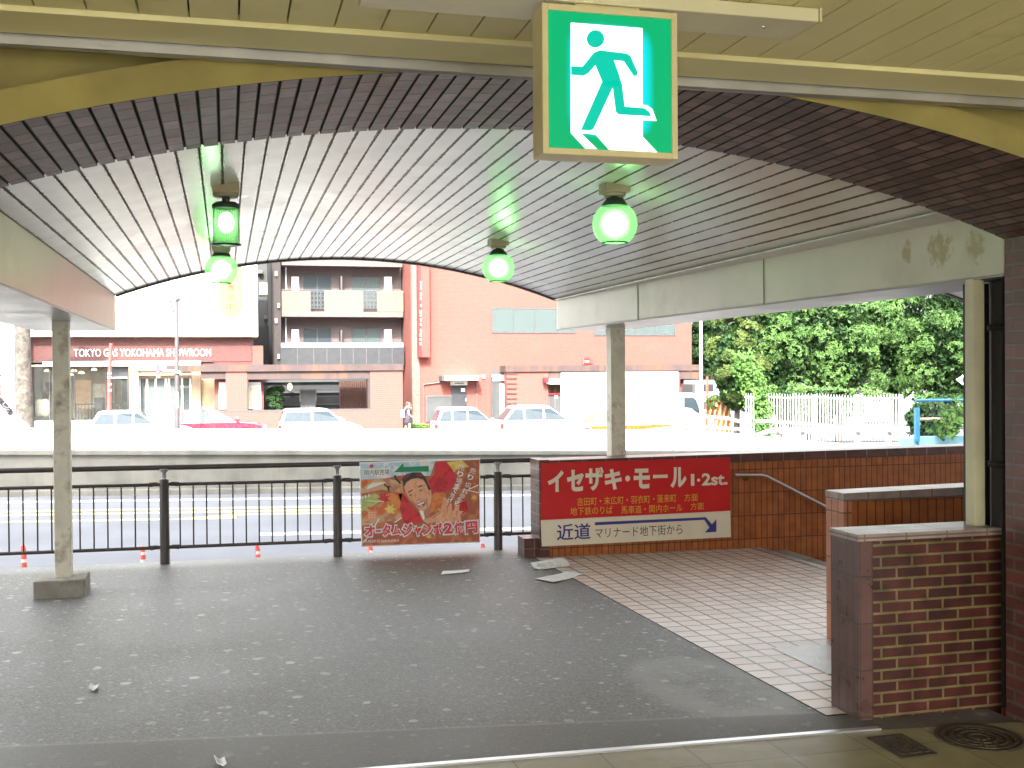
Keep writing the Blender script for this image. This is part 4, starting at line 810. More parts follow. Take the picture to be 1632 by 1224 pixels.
def rosette(V, Fc, rg, p, axis, n, ln, wd, droop=.25):
    a = Vector((0, 0, 1)) if abs(axis.z) < .9 else Vector((1, 0, 0)); u = axis.cross(a).normalized(); q = axis.cross(u)
    off = rg.uniform(0, 6.28)
    for k in range(n):
        t = off+2*math.pi*k/n*1.618*1.0; el = rg.uniform(.05, .75); d = (u*math.cos(t)+q*math.sin(t))*math.cos(el)+axis*math.sin(el); s = d.cross(axis).normalized()*wd*rg.uniform(.7, 1.2)
        l = ln*rg.uniform(.65, 1.2); m_ = p+d*l*.55; e = p+d*l-axis*l*droop; b = len(V)
        V += [p, m_+s, e, m_-s]; Fc.append((b, b+1, b+2, b+3))
def crown(name, mat, parent, c, rx, ry, rz, clumps, per, ln, wd, seed, leaves=8, low=-.9, fill=2500, cl=.34):
    rg = random.Random(seed); V = []; Fc = []; c = Vector(c)
    for i in range(clumps):
        d = rvec(rg).normalized()
        if d.z < low: continue
        k = rg.uniform(.62, 1.0)*(1+.16*math.sin(3*d.x+seed)+.13*math.sin(5*d.z+2*seed)); cc = c+Vector((d.x*rx, d.y*ry, d.z*rz))*k; r = cl*rg.uniform(.6, 1.35)*(rx+rz)/2
        for j in range(per):
            e = rvec(rg).normalized(); e = (e+d*.7+Vector((0, 0, .45))).normalized(); p = cc+Vector((e.x, e.y, e.z*.8))*r*rg.uniform(.75, 1.05)
            rosette(V, Fc, rg, p, (e+rvec(rg)*.35).normalized(), leaves, ln*rg.uniform(.7, 1.25), wd)
    b = MB(); b.mesh(V, Fc); out_ = b.build(name, mat, parent); V = []; Fc = []
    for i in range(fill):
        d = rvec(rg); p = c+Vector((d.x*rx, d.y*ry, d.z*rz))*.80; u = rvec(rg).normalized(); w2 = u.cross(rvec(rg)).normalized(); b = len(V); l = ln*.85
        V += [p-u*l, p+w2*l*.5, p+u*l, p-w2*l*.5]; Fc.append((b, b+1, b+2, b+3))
    b = MB(); b.mesh(V, Fc); b.build('inner_shadow_foliage', m_leafd, parent); return out_  # darker inner leaves put the shadow between clumps into the leaf colour
def tree(px, py, Y, rxp, rzp, mat, label, seed, kind='tree', group='trees behind the palisade fence', dens=1., ln=.17):
    c = at(px, py, Y); rx, rz = rxp*Y/FOC, rzp*Y/FOC; z0 = zs(c.x)-.3
    t = thing(kind, label, 'tree', (c.x, Y, z0), group); rg = random.Random(seed)
    b = MB(); b.tube([(c.x, Y, z0), (c.x+.08, Y, z0+(c.z-z0)*.5), (c.x-.05, Y+.1, c.z+rz*.3)], [.17, .13, .05], 9)
    for k in range(6):
        a = k*1.05+rg.uniform(0, .5); h = z0+(c.z-z0)*rg.uniform(.35, .8); b.tube([(c.x, Y, h), (c.x+rx*.4*math.cos(a), Y+rx*.4*math.sin(a), h+.7), (c.x+rx*.75*math.cos(a), Y+rx*.75*math.sin(a), h+1.3)], [.07, .045, .015], 6)
    b.build('trunk', m_bark, t)
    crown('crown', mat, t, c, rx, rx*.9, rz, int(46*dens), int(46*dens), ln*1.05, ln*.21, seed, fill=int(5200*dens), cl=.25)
    return t
tree(1172, 585, 47.5, 44, 95, m_leafy, 'yellowish green tree at the left end of the row, beside the orange barrier', 11)
tree(1240, 558, 49.5, 72, 138, m_leaf, 'dark green tree behind the left part of the palisade fence', 12)
tree(1335, 548, 49, 76, 140, m_leaf, 'broad green tree behind the middle of the palisade fence', 13)
tree(1425, 538, 49.5, 78, 145, m_leaf, 'tall green tree behind the notice board', 14)
tree(1510, 553, 47, 72, 135, m_leaf, 'green tree behind the blue fence', 15)
tree(1600, 548, 47.5, 76, 140, m_leaf, 'green tree mostly hidden behind the cream post', 16, dens=.7)
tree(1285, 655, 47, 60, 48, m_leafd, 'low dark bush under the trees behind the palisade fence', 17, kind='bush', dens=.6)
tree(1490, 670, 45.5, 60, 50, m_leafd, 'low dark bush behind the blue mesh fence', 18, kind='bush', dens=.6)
tree(1125, 540, 66, 34, 80, m_leafd, 'dark distant tree beside the right end of the red building', 19, dens=.5, ln=.25)
def ivy(name, label, pts, Y, seed, n, sz=.10):
    rg = random.Random(seed); V = []; Fc = []; c = at(*pts[len(pts)//2][:2], Y)
    t = thing(name, label, 'ivy', (c.x, Y, zs(c.x)))
    for i in range(n):
        k = rg.random()*(len(pts)-1); j = int(k); f = k-j; px, py, r = (pts[j][m_]*(1-f)+pts[j+1][m_]*f for m_ in range(3))
        p = at(px+rg.gauss(0, r*.5), py+rg.gauss(0, r*.5), Y)+Vector((0, rg.uniform(-.35, .45), 0)); ax = (Vector((rg.uniform(-.5, .5), -1, .6))+rvec(rg)*.5).normalized(); rosette(V, Fc, rg, p, ax, 4, sz*rg.uniform(.6, 1.3), sz*.4)
    MB().mesh(V, Fc).build('foliage', m_ivy, t)
    st_ = MB().tube([at(px, py, Y) for px, py, r in pts], .03, 6); st_.build('stem', m_bark, t)
ivy('ivy', 'bright ivy climbing over the left end of the palisade fence', [(1215, 700, 16), (1212, 650, 18), (1195, 605, 20), (1185, 570, 14)], 45.4, 5, 1500)
ivy('ivy', 'bright creeper trailing along the top of the palisade fence', [(1262, 622, 6), (1290, 618, 7), (1340, 622, 5), (1390, 624, 5), (1420, 630, 4)], 44.6, 6, 170)
ivy('ivy', 'broad leaved vine hanging on the blue mesh fence', [(1502, 692, 10), (1515, 670, 14), (1540, 660, 16), (1530, 640, 12)], 30.8, 7, 110, .16)
# street tree at the left edge
c = at(38, 690, 55)
t = thing('street_tree', 'thick grey tree trunk at the left edge in front of the white building', 'tree', (c.x, 55, zs(c.x)))
b = MB(); pth = [at(x, y, 55) for x, y in ((40, 700), (39, 660), (37, 600), (36, 550), (36, 520), (34, 480), (36, 440))]; b.tube(pth, [.46, .40, .37, .35, .34, .36, .2], 16)
b.tube([pth[4]+Vector((-.1, 0, 0)), pth[5]+Vector((-.7, 0, .1)), pth[6]+Vector((-1.4, 0, .6))], [.22, .2, .12], 10); b.tube([pth[5], pth[6]+Vector((.9, 0, .6))], [.2, .1], 8); b.build('trunk', m_bark, t)
pc = at(30, 395, 55); crown('crown', m_leaf, t, pc, 2.0, 2.0, 1.2, 40, 20, .2, .05, 21, fill=600)

# ------------------------------------------------------------------ buildings across the road
m_rbrick = BR('red_facade_brick', (.205, .057, .045), (.18, .048, .037), (.195, .07, .056), .22, .075, .012, rough=.8, var=.10, bump=.2, stain=(.24, .07, .05), stain_cut=(.55, .8), stain_scale=.5)
m_rbrick2 = BR('red_tile_facing', (.205, .060, .048), (.19, .055, .043), (.23, .082, .068), .11, .11, .012, rough=.7, offset=0, var=.08, bump=.2)
m_bbrick = BR('brown_band_brick', (.11, .042, .038), (.085, .034, .032), (.09, .045, .042), .22, .075, .01, rough=.8, var=.15, bump=.2)
m_bwhite = M('white_facade', (.80, .80, .77), rough=.7, var=.04, nscale=.6); m_cream2 = M('cream_portal', (.44, .33, .22), rough=.7, var=.06); m_rustl = M('rusty_lintel', (.062, .043, .041), rough=.85, var=.2, nscale=2, stain=(.105, .055, .036), stain_cut=(.48, .62), stain_scale=1.6, streak=True)
m_beige = M('apartment_beige_tile', (.118, .090, .084), rough=.8, var=.06, nscale=1); m_balc = BR('balcony_tile', (.165, .108, .090), (.155, .102, .085), (.14, .092, .077), .2, .07, .006, rough=.8, var=.05, bump=.1); m_slab = M('balcony_slab', (.12, .10, .092), rough=.9, var=.15)
m_dkp = M('dark_panel', (.030, .032, .036), rough=.45, var=.12); m_dkb = M('dark_brown_side', (.032, .024, .023), rough=.7, var=.2); m_greyb = M('grey_render', (.06, .064, .064), rough=.85, var=.15, nscale=1.5)
m_frame = M('dark_window_frame', (.06, .06, .065), rough=.5); m_pane = GLASS('window_pane', (.05, .065, .075), .7); m_panel = GLASS('pale_window_pane', (.088, .115, .112), .75); m_shopg = GLASS('shop_glass', (.40, .44, .42), .06)
m_curt = M('curtain', (.16, .175, .17), rough=.9, var=.12, nscale=12); m_whp = M('white_metal', (.78, .78, .77), rough=.5, var=.04); m_redsign = M('red_sign', (.42, .02, .025), rough=.4, var=.05); m_redsign2 = M('red_sign_face', (.36, .055, .045), rough=.4, var=.05)
m_warm = M('showroom_wall', (.55, .43, .26), rough=.8, var=.25, nscale=1.2); m_warm2 = M('showroom_panel', (.52, .32, .17), rough=.7, var=.2); m_lampw = EM('warm_shop_lamp', (1, .78, .38), 8/EX)
m_bfloor = M('shop_floor', (.30, .24, .18), rough=.5)
BZ = -3.0                                                     # foundations sit below the street
def bwin(parent, px0, px1, py0, py1, Y, panes=2, glass=None, curtain=True, proud=.06, name='window'):
    x0, x1, z0, z1 = prect(px0, px1, py0, py1, Y); b = MB(); f = .06
    b.box(x0, x1, Y-proud, Y-.002, z0, z0+f); b.box(x0, x1, Y-proud, Y-.002, z1-f, z1); b.box(x0, x0+f, Y-proud, Y-.002, z0+f, z1-f); b.box(x1-f, x1, Y-proud, Y-.002, z0+f, z1-f)
    for k in range(1, panes): xx = x0+(x1-x0)*k/panes; b.box(xx-f/2, xx+f/2, Y-proud, Y-.002, z0+f, z1-f)
    w_ = b.build(name, m_frame, parent)
    MB().box(x0+f, x1-f, Y-.025, Y-.018, z0+f, z1-f).build('pane', glass or m_pane, w_)
    if curtain:
        cb = MB(); n = 26; xs = [x0+f+(x1-x0-2*f)*i/n for i in range(n+1)]
        for i in range(n): cb.face([(xs[i], Y-.006-.008*(i % 2), z0+f), (xs[i+1], Y-.006-.008*((i+1) % 2), z0+f), (xs[i+1], Y-.006-.008*((i+1) % 2), z1-f), (xs[i], Y-.006-.008*(i % 2), z1-f)])
        cb.build('curtain', m_curt, w_)
    return w_
# showroom
Y = 62
sh = thing('showroom_building', 'brown brick showroom with a white upper wall, lettering and a wide shop window', 'building', at(220, 690, Y))
PBox('upper_wall', m_bwhite, sh, 22, 410, 330, 533, Y-.5, 6); PBox('upper_wall_edge', M('cream_edge', (.72, .64, .42), rough=.6), sh, 22, 411, 533, 536.5, Y-.52, 6)
for px in (116, 216, 316): x = at(px, 480, Y).x; Box('wall_joint', m_slab, sh, x-.012, x+.012, Y-.505, Y-.5, 3.7, 10)
PBox('brick_band', m_bbrick, sh, 22, 402, 536.5, 577, Y, 8); PBox('brick_band_ledge', m_rustl, sh, 50, 340, 574, 577.5, Y-.1, .1); PBox('brick_side_wall', m_rbrick, sh, 402, 420, 551, 700, Y, 8)
PBox('brick_band_lower', m_bbrick, sh, 320, 402, 577, 606, Y, 8)
PBox('brick_pillar', m_bbrick, sh, 22, 48, 577, 705, Y, 8)
PBox('white_fascia', m_whp, sh, 68, 320, 575.5, 583.5, Y-.35, .36, .01)
txt('TOKYO GAS YOKOHAMA SHOWROOM', 118, 336, 556, 568, Y-.07, m_whp, sh, bold=0)
# shop window with a furnished room behind
x0, x1, z0, z1 = prect(48, 206, 584, 700, Y)
Box('shop_back_wall', m_warm, sh, x0, x1+5, Y+4.2, Y+4.4, z0, z1); Box('shop_floor', m_bfloor, sh, x0, x1+5, Y+.02, Y+4.2, z0-.1, at(100, 672, Y).z); Box('shop_ceiling', m_warm, sh, x0, x1+5, Y+.02, Y+4.2, z1, z1+.1); Box('shop_side_wall', m_warm, sh, x0-.1, x0, Y+.02, Y+4.2, z0, z1)
PBox('shop_sill', m_whp, sh, 48, 206, 670, 705, Y-.05, .3)
PBox('display_panel', m_warm2, sh, 120, 145, 606, 652, Y+2.4, .1); PBox('display_panel', M('display_pale', (.62, .55, .45), rough=.8), sh, 144, 168, 612, 650, Y+2.6, .2); PBox('display_counter', M('counter_dark', (.09, .075, .06), rough=.6), sh, 150, 165, 634, 652, Y+1.8, .5); PBox('display_screen', m_dkp, sh, 72, 85, 609, 624, Y+2.5, .1)
for px, py in ((75, 592), (118, 592), (130, 595), (112, 598), (150, 590)):
    p = at(px, py, Y+2); MB().lathe((p.x, p.y, p.z), [(.001, .12), (.10, .10), (.17, 0), (.001, -.02)], 12).build('pendant_lamp', m_lampw, sh)
for px in (64, 73):
    b = MB(); p = at(px, 650, Y+1.0); b.lathe((p.x, p.y, p.z-.1), [(.001, -.35), (.22, -.3), (.26, 0), (.24, .4), (.15, .55), (.001, .57)], 12); b.build('display_chair', M('chair_cream', (.60, .52, .38), rough=.7), sh)
b = MB()
for i in range(15): x = at(120+i*5.2, 660, Y+.6).x; b.box(x-.015, x+.015, Y+.6, Y+.63, at(120, 668, Y).z, at(120, 645, Y).z)
b.box(at(118, 650, Y).x, at(200, 650, Y).x, Y+.6, Y+.64, at(120, 646, Y).z, at(120, 644, Y).z); b.build('display_rail', m_frame, sh)
Box('shop_glass', m_shopg, sh, x0, x1, Y+.05, Y+.07, at(100, 670, Y).z, z1)
for px in (48, 78, 118, 168, 181, 203): PBox('mullion', m_frame, sh, px, px+1.6, 584, 670, Y, .1)
PBox('dark_transom', m_dkp, sh, 176, 203, 586, 601, Y-.02, .06); PBox('transom_bar', m_whp, sh, 176, 203, 601, 603, Y-.05, .08)
# entrance portal
PBox('portal_jamb', m_cream2, sh, 206, 221, 584, 705, Y-.4, 1.2); PBox('portal_jamb', m_cream2, sh, 306, 320, 591, 705, Y-.4, 1.2); PBox('portal_lintel', m_cream2, sh, 221, 306, 588, 598, Y-.3, 1.1); PBox('portal_cornice', m_cream2, sh, 206, 322, 584, 590, Y-.5, .5)
dr = PBox('entrance_doors', m_cream2, sh, 221, 306, 598, 603, Y+.3, .2)
for px in (221, 233, 247, 263, 268, 289, 302): PBox('door_frame', m_whp, dr, px, px+3.4, 602, 700, Y+.3, .1)
x0, x1, z0, z1 = prect(221, 306, 602, 700, Y); Box('door_glass', GLASS('door_glass', (.20, .24, .23), .5), dr, x0, x1, Y+.36, Y+.38, z0, z1); Box('lobby_wall', m_greyb, dr, x0-1, x1+1, Y+2, Y+2.1, z0, z1)
PBox('tan_panel', m_warm, sh, 320, 342, 604, 655, Y-.1, .2)
# hanging banner with oval
hb = thing('banner', 'white wall banner with a yellow oval and three red Japanese characters', 'banner', at(368, 500, Y-.6))
PBox('cloth', m_bwhite, hb, 340, 404, 400, 532, Y-.56, .03)
m_oval = M('banner_yellow', (.15, .118, .055), rough=.6, var=.03); m_orl = M('banner_orange', (.125, .052, .016), rough=.6, var=.03)
def oval(px, w_, y0, y1, Yp, name, m): pts = [(px-w_, y0), (px+w_, y0)]+[(px+w_*math.cos(t*math.pi/14), y1-w_+w_*math.sin(t*math.pi/14)) for t in range(15)]; quad(name, m, pts, hb, Yp, .01)
oval(367.5, 17.5, 400, 507, Y-.575, 'oval_border', m_orl); oval(367.5, 16.5, 399, 506, Y-.587, 'oval', m_oval)
for ch, y in (('展', 459), ('示', 474), ('中', 489)): txt(ch, 361, 374, y-6, y+6, Y-.592, m_orl, hb, bold=.015)
PBox('caption_line', m_slab, hb, 345, 389, 515.5, 516.5, Y-.575, .01)
# white building at the far left
wb = thing('white_building', 'white panelled building at the far left edge behind the tree trunk', 'building', at(0, 690, 60))
x0, x1, z0, z1 = prect(-140, 22, 330, 700, 60); Box('wall', m_bwhite, wb, x0, x1, 60, 61.9, BZ, z1)
b = MB()
for py in (534, 576, 617, 636): z = at(10, py, 60).z; b.box(x0, x1-.02, 59.992, 60, z-.015, z+.015)
for px in (-40, 18): x = at(px, 560, 60).x; b.box(x-.012, x+.012, 59.992, 60, BZ, z1)
b.build('panel_joint', m_greyb, wb)
b = MB(); p = at(1, 598, 60); b.box(p.x-.05, p.x+.06, 59.96, 59.99, p.z-.05, p.z+.06); b.build('small_plaque', m_dkb, wb)
PBox('red_strip', m_rbrick, wb, -12, 1.5, 608, 655, 59.95, .04)
# apartment building
Y = 66
ap = thing('apartment_building', 'beige apartment building with two balconies and dark side walls', 'building', at(545, 690, Y))
PBox('wall', m_beige, ap, 448, 642, 330, 553, Y, 8); PBox('dark_side', m_dkb, ap, 434, 448, 330, 705, Y-1.2, 8); PBox('dark_side', m_dkp, ap, 642, 658, 330, 705, Y-.6, 8); PBox('dark_side', m_dkb, ap, 652, 658, 330, 705, Y-1.0, .4)
PBox('lower_wall', m_dkp, ap, 440, 646, 553, 705, Y+1.5, 6)
PBox('balcony_ceiling', m_slab, ap, 449, 641, 417, 424, Y-1.3, 1.3)
for a, c in ((449, 495), (517, 579), (601, 643)): x0, x1, z0, z1 = prect(a, c, 463.5, 497, Y-1.3); Box('balcony_parapet', m_balc, ap, x0, x1, Y-1.3, Y-1.12, z0, z1)
PBox('balcony_slab', m_slab, ap, 449, 643, 497, 505.5, Y-1.32, 1.32, .03)
x0, x1, z0, z1 = prect(449, 643, 463, 505, Y-1.3)
Box('balcony_end', m_balc, ap, x0, x0+.15, Y-1.12, Y, z0, z1-.1); Box('balcony_end', m_balc, ap, x1-.15, x1, Y-1.12, Y, z0, z1-.1)
b = MB().tube([at(449, 462, Y-1.2), at(643, 464.5, Y-1.2)], .035, 8)
for px in range(452, 643, 24): p = at(px, 462, Y-1.2); b.tube([p, p+Vector((0, 0, -.15))], .02, 6)
b.build('balcony_rail', m_frame, ap)
for a in (495, 579):
    b = MB(); x0, x1, z0, z1 = prect(a, a+22, 464, 493, Y-1.25)
    for i in range(4):
        for j in range(4):
            cx, cz, r = x0+(x1-x0)*(i+.5)/4, z0+(z1-z0)*(j+.5)/4, (x1-x0)/8.5
            b.tube([(cx+r*math.cos(t*.785), Y-1.25, cz+r*1.25*math.sin(t*.785)) for t in range(9)], .016, 5, cap=False)
    for i in range(5): x = x0+(x1-x0)*i/4; b.box(x-.015, x+.015, Y-1.27, Y-1.23, z0, z1)
    b.build('balcony_grille', m_frame, ap)
bwin(ap, 482, 529, 438, 492, Y); bwin(ap, 560, 607, 440, 492, Y, glass=m_panel); bwin(ap, 482, 529, 522, 556, Y); bwin(ap, 560, 607, 522, 556, Y, glass=m_panel)
for px in (465, 613):
    PBox('meter_cabinet', m_whp, ap, px, px+11.5, 441, 470, Y-.25, .25, .01); PBox('meter_cabinet', m_whp, ap, px, px+11.5, 525, 553, Y-.25, .25, .01)
for y0, y1 in ((440, 470), (526, 553)): PBox('balcony_divider', m_frame, ap, 543, 545.5, y0, y1, Y-1.0, .95)
for y0, y1 in ((424, 462), (505, 552)): PBox('drain_pipe', m_whp, ap, 454.5, 457, y0, y1, Y-.12, .1)
PBox('terrace_fascia', m_dkp, ap, 447, 644, 553.5, 582, Y-1.6, .3)
for px in (474, 500, 521, 543, 563, 584, 604, 625): x = at(px, 565, Y-1.61).x; Box('fascia_joint', m_slab, ap, x-.012, x+.012, Y-1.605, Y-1.6, at(545, 580, Y).z, at(545, 555, Y).z)
x0, x1, z0, z1 = prect(448, 643, 546, 554, Y-1.5); Box('glass_balustrade', GLASS('balustrade_glass', (.45, .55, .53), .45), ap, x0, x1, Y-1.5, Y-1.48, z0, z1)
b = MB()
for px in range(452, 643, 13): x = at(px, 550, Y-1.5).x; b.box(x-.015, x+.015, Y-1.48, Y-1.45, z0, z1)
b.box(x0, x1, Y-1.52, Y-1.46, z1, z1+.03); b.build('balustrade_post', m_frame, ap)
for px, py in ((440, 436), (444, 487), (440, 511), (444, 568)):
    PBox('wall_lamp', m_whp, ap, px-1.5, px+1.5, py-3.5, py+3.5, Y-1.35, .14)
# narrow grey building in the gap
gb = thing('grey_building', 'narrow grey building seen in the gap beside the apartment building', 'building', at(420, 690, 72))
PBox('wall', m_greyb, gb, 398, 436, 330, 705, 72, 6); PBox('lower_wall', m_dkp, gb, 404, 430, 520, 705, 70.5, 1.4); bwin(gb, 412, 428, 448, 471, 72, 1, GLASS('lit_yellow_pane', (.50, .55, .24), .85), False)
for px, py in ((414, 434), (425, 506), (430, 516), (430, 526), (429, 538), (432, 545), (427, 556)): p = at(px, py, 71.9); Box('wall_box', m_slab, gb, p.x-.16, p.x+.16, 71.6, 71.95, p.z-.1, p.z+.14)
PBox('pipe', m_slab, gb, 432.5, 434, 448, 480, 71.8, .1); PBox('step_wall', m_dkp, gb, 404, 418, 540, 562, 70, .4)
# low red arcade wall in front of the apartments
Y = 60
aw = thing('arcade_wall', 'low red tiled entrance wall with a rusty lintel in front of the apartment building', 'wall', at(500, 690, Y))
PBox('top_slab', m_rustl, aw, 265, 643, 581, 591.5, Y-.15, 1.2); PBox('lintel', m_rustl, aw, 320, 362, 591.5, 604, Y, .5); PBox('lintel', m_rustl, aw, 393, 591, 591.5, 604, Y, .5)
PBox('pier', m_rbrick2, aw, 360, 394, 591.5, 655, Y-.05, .6); PBox('pier', m_rbrick2, aw, 590, 642, 591.5, 655, Y-.05, .6); PBox('low_wall', m_rbrick2, aw, 320, 642, 655, 712, Y-.052, .6); PBox('sill', m_frame, aw, 320, 590, 653, 655.2, Y-.06, .3)
PBox('opening_frame', m_dkb, aw, 393, 396, 604, 653, Y-.02, .5); PBox('opening_frame', m_dkb, aw, 586, 590, 604, 653, Y-.02, .5)
for px0, px1 in ((349, 361), (395, 416)):
    k = PBox('poster_case', m_whp, aw, px0, px1, 609, 652, Y+.7, .1); PBox('case_glass', M('case_cream', (.55, .45, .28), rough=.5), k, px0+ (6 if px0 < 360 else 2), px1-4, 617, 648, Y+.68, .02)
PBox('case_wall', m_rbrick2, aw, 342, 420, 604, 656, Y+.9, .1)
PBox('entrance_back', m_dkp, aw, 400, 592, 596, 700, Y+3.0, .1)
for q in ((418, 540, 606, 609), (446, 540, 624, 626), (446, 540, 644, 646)): PBox('inner_beam', m_greyb, aw, *q, Y+2.8, .15)
k = PBox('notice_stand', m_greyb, aw, 479, 503, 622, 656, Y+1.6, .1); PBox('stand_frame', m_slab, k, 477.5, 504.5, 620.5, 623, Y+1.58, .14); PBox('stand_frame', m_slab, k, 477.5, 479.5, 623, 640, Y+1.58, .14); PBox('stand_frame', m_slab, k, 502.5, 504.5, 623, 640, Y+1.58, .14)
p = at(462, 616, Y+2.4); MB().lathe((p.x, p.y, p.z), [(.001, -.22), (.10, -.15), (.12, 0), (.10, .12), (.001, .2)], 12).build('lantern', m_lampw, aw)
b = MB(); x0, x1, z0, z1 = prect(541, 585, 607, 653, Y+2.5); n = 28
for i in range(n): b.face([(x0+(x1-x0)*i/n, Y+2.5-.12*(i % 2), z0), (x0+(x1-x0)*(i+1)/n, Y+2.5-.12*((i+1) % 2), z0), (x0+(x1-x0)*(i+1)/n, Y+2.5-.12*((i+1) % 2), z1), (x0+(x1-x0)*i/n, Y+2.5-.12*(i % 2), z1)])
b.build('brown_curtain', M('brown_curtain', (.12, .065, .05), rough=.8, stain=(.4, .3, .16), stain_cut=(.66, .74), stain_scale=1.8, streak=True), aw)
p = at(437, 655, Y+1.4); t = thing('potted_tree', 'dark green potted shrub inside the entrance opening of the red tiled wall', 'potted plant', (p.x, p.y, p.z-.4))
MB().lathe((p.x, p.y, p.z-.4), [(.001, 0), (.16, 0), (.21, .34), (.17, .36)], 14).build('pot', m_dkb, t); MB().tube([(p.x, p.y, p.z-.1), (p.x, p.y, p.z+1.0)], [.03, .015], 6).build('trunk', m_bark, t)
crown('crown', m_leafd, t, (p.x, p.y, p.z+.75), .38, .38, .75, 26, 16, .13, .035, 31, fill=250)
# red brick building
Y = 62
rb = thing('red_building', 'large red brick building with ribbon windows and a small dark side door', 'building', at(880, 690, Y))
x0, x1, z0, z1 = prect(657, 1102, 330, 705, Y); Box('wall', m_rbrick, rb, x0, x1, Y, Y+12, BZ, z1)
PBox('stained_corner', BR('stained_brick', (.24, .10, .075), (.20, .10, .08), (.20, .13, .11), .22, .075, .012, rough=.85, var=.3, stain=(.16, .13, .115), stain_cut=(.48, .62), stain_scale=2.5), rb, 656.5, 668, 330, 700, Y-.03, .5)
bwin(rb, 784, 918, 491, 531, Y, 4, m_panel, False, .04, 'ribbon_window'); bwin(rb, 946, 1076, 491, 535, Y, 4, m_panel, False, .04, 'ribbon_window')
k = PBox('door_canopy', m_whp, rb, 706, 765, 599, 606.5, Y-.9, .9, .02); PBox('canopy_trim', m_greyb, k, 704.5, 709, 599, 607, Y-.92, .94); PBox('canopy_trim', m_greyb, k, 762, 766, 599, 607, Y-.92, .94); PBox('door_sign', M('door_sign', (.55, .53, .42), rough=.5), rb, 719, 745, 607.5, 614, Y-.3, .3)
b = MB(); b.box(*prect(725, 739, 610, 611.6, Y-.31)[:2], Y-.305, Y-.3, *prect(725, 739, 610, 611.6, Y-.31)[2:]); b.build('sign_marks', m_frame, rb)
k = PBox('side_door', m_dkp, rb, 720, 744, 614, 702, Y-.06, .06); PBox('door_notice', m_whp, k, 735, 741, 619, 624, Y-.075, .014); PBox('handle', m_whp, k, 742, 743.4, 635, 639, Y-.09, .03)
PBox('grey_hatch', m_greyb, rb, 681, 720, 632, 672, Y-.05, .05); PBox('hatch_frame', m_slab, rb, 679.5, 681, 631, 673, Y-.08, .08); PBox('hatch_frame', m_slab, rb, 681, 720, 630.5, 632, Y-.08, .08)
b = MB().tube([at(704, 609, Y-.08), at(675, 613, Y-.08), at(674.5, 625, Y-.08), at(674.5, 690, Y-.08)], .035, 8); b.build('conduit', m_slab, rb); MB().tube([at(760, 608, Y-.08), at(760.5, 690, Y-.08)], .03, 8).build('conduit', m_slab, rb)
PBox('wall_light', m_whp, rb, 769, 773, 597, 603, Y-.1, .1)
k = PBox('gate_niche', m_greyb, rb, 784, 807, 590, 702, Y-.03, .03); PBox('shutter_box', m_whp, k, 784, 807, 597, 607, Y-.12, .09); PBox('white_post', m_whp, k, 797, 806, 612, 700, Y-.16, .12); PBox('gate_edge', m_frame, k, 783, 786, 600, 700, Y-.12, .09)
vs = thing('vertical_sign', 'tall narrow red vertical sign with white lettering projecting from the red brick building', 'sign', at(675, 500, Y-.5))
x0, x1, z0, z1 = prect(668, 672.5, 330, 569, Y-.9); xb = at(682, 500, Y).x
b = MB().plate([(x0, Y-.62), (x1, Y-.62), (x1, Y-.02), (x0, Y-.02)], z0, z1); b.build('side_panel', m_redsign, vs); MB().plate([(x1+.004, Y-.60), (xb, Y-.56), (xb, Y-.02), (x1+.004, Y-.02)], z0, z1).build('face_panel', m_redsign2, vs)
random.seed(5); b = MB()
for py, hh in ((450, 2), (455, 1.6), (460, 2), (469, 4.5), (476, 3), (487, 3), (497, 3.4), (503, 2), (510, 3.2), (517, 3), (527, 4), (534, 3), (541, 3), (548, 3)):
    a = prect(669.2+random.uniform(-.3, .8), 671.5, py-hh*.6, py+hh*.6, Y-.62); b.box(a[0], a[1], Y-.63, Y-.622, a[2], a[3])
b.build('lettering', m_whp, vs)
k = thing('small_sign', 'small red square sign on the red brick building above the rusty lintel', 'sign', at(935, 576, Y-.1)); PBox('panel', m_redsign, k, 931, 940, 570, 581, Y-.16, .12); PBox('side_bracket', m_slab, k, 929, 931, 570, 581, Y-.14, .1); PBox('painted_shadow', m_rustl, k, 940, 945, 571, 580, Y-.06, .04)  # dark plate right of the sign stands for its cast shadow
a = prect(932.5, 938.5, 575, 577, Y-.17); MB().box(a[0], a[1], Y-.168, Y-.16, a[2], a[3]).build('lettering', m_whp, k)
# arcade of the red building
ra = thing('arcade_wall', 'red tiled shopfront wall with a rusty lintel along the foot of the red brick building', 'wall', at(960, 690, 60.5)); Y = 60.4
PBox('top_slab', m_rustl, ra, 806, 1115, 582, 591.5, Y-.1, 1.4); PBox('lintel', m_rustl, ra, 874, 906, 591.5, 604, Y, .4); PBox('lintel', m_rustl, ra, 1084, 1114, 591.5, 604, Y, .4)
PBox('pier', m_rbrick2, ra, 808, 874, 591.5, 712, Y+.02, .6); PBox('pier', m_rbrick2, ra, 906, 1084, 591.5, 712, Y+.02, .6); PBox('pier', m_rbrick, ra, 1084, 1101, 604, 712, Y+.5, .6)
b = MB()
for py in range(594, 650, 8): x0_, x1_, z0_, z1_ = prect(808, 824, py, py+1.5, Y-.05); b.box(x0_, x1_, Y-.05, Y+.02, z0_, z1_)
b.build('wall_ladder', m_rustl, ra)
PBox('shop_back', m_warm, ra, 868, 912, 600, 712, Y+1.4, .1); k = PBox('shop_front', m_greyb, ra, 873, 906, 628, 712, Y+.3, .05); PBox('shop_sign_board', m_whp, k, 873, 908, 604, 612, Y-.3, .3); PBox('red_band', m_redsign, k, 873, 908, 626.5, 629, Y+.2, .06); PBox('door_notice', m_whp, k, 884, 889, 630, 635, Y+.27, .02)
for px in (875, 884, 893, 902): PBox('door_frame', m_slab, k, px, px+1.2, 612, 650, Y+.28, .03)
